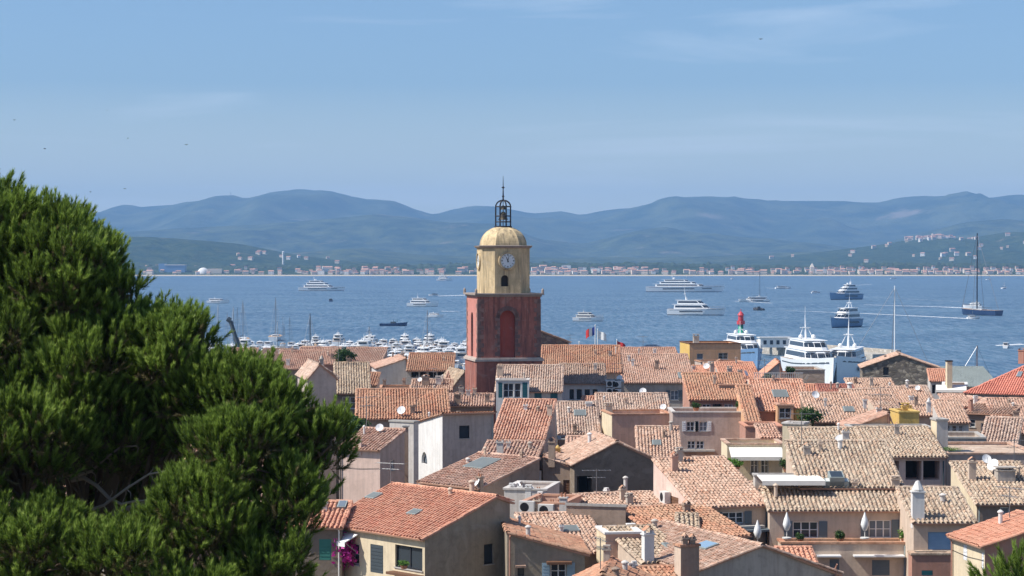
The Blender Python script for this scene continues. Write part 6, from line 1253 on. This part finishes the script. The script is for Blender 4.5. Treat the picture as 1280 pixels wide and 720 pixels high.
def pine(name, label, base, lobes, per=16, cr=(.34, .6), ns=26, nd=44, shoot=.2, needle=.10, width=.0045, trunk_r=.3, lean=None, dead=()):
    t = thing(name, label, 'pine tree', base, 0); b = np.array(base, float); cl = lobes_to_clumps(lobes, per); mb = MB(); PP, DD, BR = [], [], []
    old = MB()
    for p, q in cl:
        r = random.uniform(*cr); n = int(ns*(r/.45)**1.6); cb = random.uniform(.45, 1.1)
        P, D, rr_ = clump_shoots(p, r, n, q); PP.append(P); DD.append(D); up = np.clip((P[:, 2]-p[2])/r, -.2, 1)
        BR.append(cb*(.3+.7*rr_)*(.75+.35*rng.random(len(P))))  # inner shoots darker: shade inside the crown put into the needle colour
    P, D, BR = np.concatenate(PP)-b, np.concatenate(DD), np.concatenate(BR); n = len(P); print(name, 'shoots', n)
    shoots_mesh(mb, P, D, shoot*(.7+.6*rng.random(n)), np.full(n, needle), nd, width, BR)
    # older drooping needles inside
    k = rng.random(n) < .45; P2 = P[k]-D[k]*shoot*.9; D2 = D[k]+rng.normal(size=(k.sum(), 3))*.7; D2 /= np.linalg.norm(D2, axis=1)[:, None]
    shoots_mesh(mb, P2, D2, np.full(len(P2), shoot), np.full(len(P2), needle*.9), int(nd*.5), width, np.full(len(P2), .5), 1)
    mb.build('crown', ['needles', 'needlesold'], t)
    # trunk and limbs
    mb = MB(); top = np.mean([np.array(c) for c, r in lobes], axis=0)-b if lean is None else np.array(lean, float)-b
    hub = top*.62; mb.tube([(0, 0, -.5), hub*.5+np.array([.15, 0, 0]), hub, top], [trunk_r*1.25, trunk_r, trunk_r*.75, trunk_r*.3], 9); mb.build('trunk', 'bark', t, True)
    for c, r in lobes:
        c_ = np.array(c)-b; s_ = hub*random.uniform(.75, 1.0); mid = (s_+c_)/2+np.array([random.uniform(-.2, .2), 0, -.35]); mb = MB(); mb.tube([s_, mid, c_], [trunk_r*.32, trunk_r*.2, trunk_r*.1], 7)
        for p, q in cl:
            p_ = p-b
            if np.linalg.norm(((p-np.array(c))/np.array(r))) < 1.05 and random.random() < .75:
                m_ = (c_+p_)/2+np.array([0, 0, -.12])+rng.normal(size=3)*.08; mb.tube([c_+(mid-c_)*random.uniform(0, .5), m_, p_], [.035, .022, .010], 4, cap=False)
        mb.build('branch', 'bark', t, True)
    for (q0, q1) in dead:
        a, e = np.array(pt(*q0))-b, np.array(pt(*q1))-b; mb = MB(); P = [a+(e-a)*i/7+np.array([0, 0, .10*math.sin(i*1.3)]) for i in range(8)]; mb.tube(P, [.035*(1-.8*i/7)+.004 for i in range(8)], 5)
        for i in range(1, 8):
            for s_ in (-1, 1):
                L_ = random.uniform(.15, .5)*(1.1-i/9); tw = P[i]+np.array([random.uniform(.0, .5)*L_, random.uniform(-.4, .1)*L_, s_*L_*random.uniform(.3, .9)]); mb.tube([P[i], (P[i]+tw)/2+np.array([.03, 0, .02]), tw], [.011, .008, .003], 4, cap=False)
        mb.build('dead_branch', 'deadwood', t)
    return t
plain('deadwood', (.34, .27, .21), .9)
def lb(px, py, Y, rx, ry, rz): P = pt(px, py, Y); return (tuple(P), tuple(max(.14, q-SHR) for q in (rx, ry, rz)))
SHR = .25
L1 = [lb(250, 486, 30.3, .6, .8, .55), lb(300, 492, 30.1, .6, .8, .5), lb(212, 434, 30.8, .55, .8, .5), lb(145, 405, 31, .7, .8, .66), lb(150, 590, 32.8, .9, .9, .8), lb(195, 640, 32.6, .9, .9, .8), lb(110, 640, 33, 1.1, 1, .9), lb(175, 545, 32, .9, .9, .7), lb(400, 560, 30, .48, .7, .5), lb(385, 610, 29.8, .5, .7, .5), lb(-120, 400, 32.5, 1.9, 1.8, 1.9), lb(-15, 325, 31.5, 1.2, 1.2, 1.2), lb(60, 330, 31.6, .95, 1.0, .9), lb(60, 440, 31.4, 1.2, 1.0, 1.1), lb(180, 480, 31.4, .9, .9, .95), lb(280, 540, 30.6, .9, .9, .75), lb(100, 540, 30.4, 1.1, 1.0, 1.0), lb(75, 372, 31, 1.0, 1.1, 1.05), lb(112, 345, 31.8, .62, .8, .62), lb(-30, 470, 30.5, 1.3, 1.2, 1.2), lb(120, 470, 30.6, 1.1, 1.1, .9), lb(215, 450, 30.4, .62, .9, .66), lb(232, 520, 30.6, .75, .9, .85), lb(20, 560, 29.6, 1.1, 1.0, .9),
      lb(325, 515, 29.8, .62, .8, .55), lb(358, 552, 30, .52, .8, .5), lb(300, 585, 29.2, .8, .9, .75), lb(352, 640, 29, .55, .7, .75), lb(255, 660, 28.6, .8, .8, .75), lb(330, 720, 28.6, .75, .8, .6), lb(160, 700, 28.2, .8, .8, .5), lb(40, 700, 28.5, 1.0, .9, .8), lb(-90, 620, 29.5, 1.3, 1.1, 1.3), lb(240, 770, 28, 1.0, .9, .7), lb(60, 800, 28.4, 1.3, 1, .8), lb(-300, 470, 33, 1.8, 1.8, 2.2)]
pine('pine_tree', 'big umbrella pine with bright green shoots filling the left foreground', (-7.6, 31.5, gz(31.5)-.2), L1, per=125, trunk_r=.26, ns=27, nd=92, width=.0050, dead=[((20, 668, 30.6), (215, 590, 29.6)), ((90, 600, 30.4), (200, 640, 29.7)), ((120, 670, 30.2), (262, 560, 29.5)), ((40, 610, 30.5), (170, 560, 30))], cr=(.2, .44), shoot=.23, needle=.085)
SHR = .0
L2 = [lb(1292, 768, 24.5, .45, .5, .42), lb(1266, 768, 24, .3, .4, .36), lb(1340, 760, 25, .6, .6, .6)]
pine('young_pine', 'young pine with upright candle shoots in the bottom right corner', (6.3, 24.8, gz(24.8)-.1), L2, per=60, cr=(.16, .28), ns=16, nd=130, shoot=.34, needle=.085, width=.0058, trunk_r=.07)
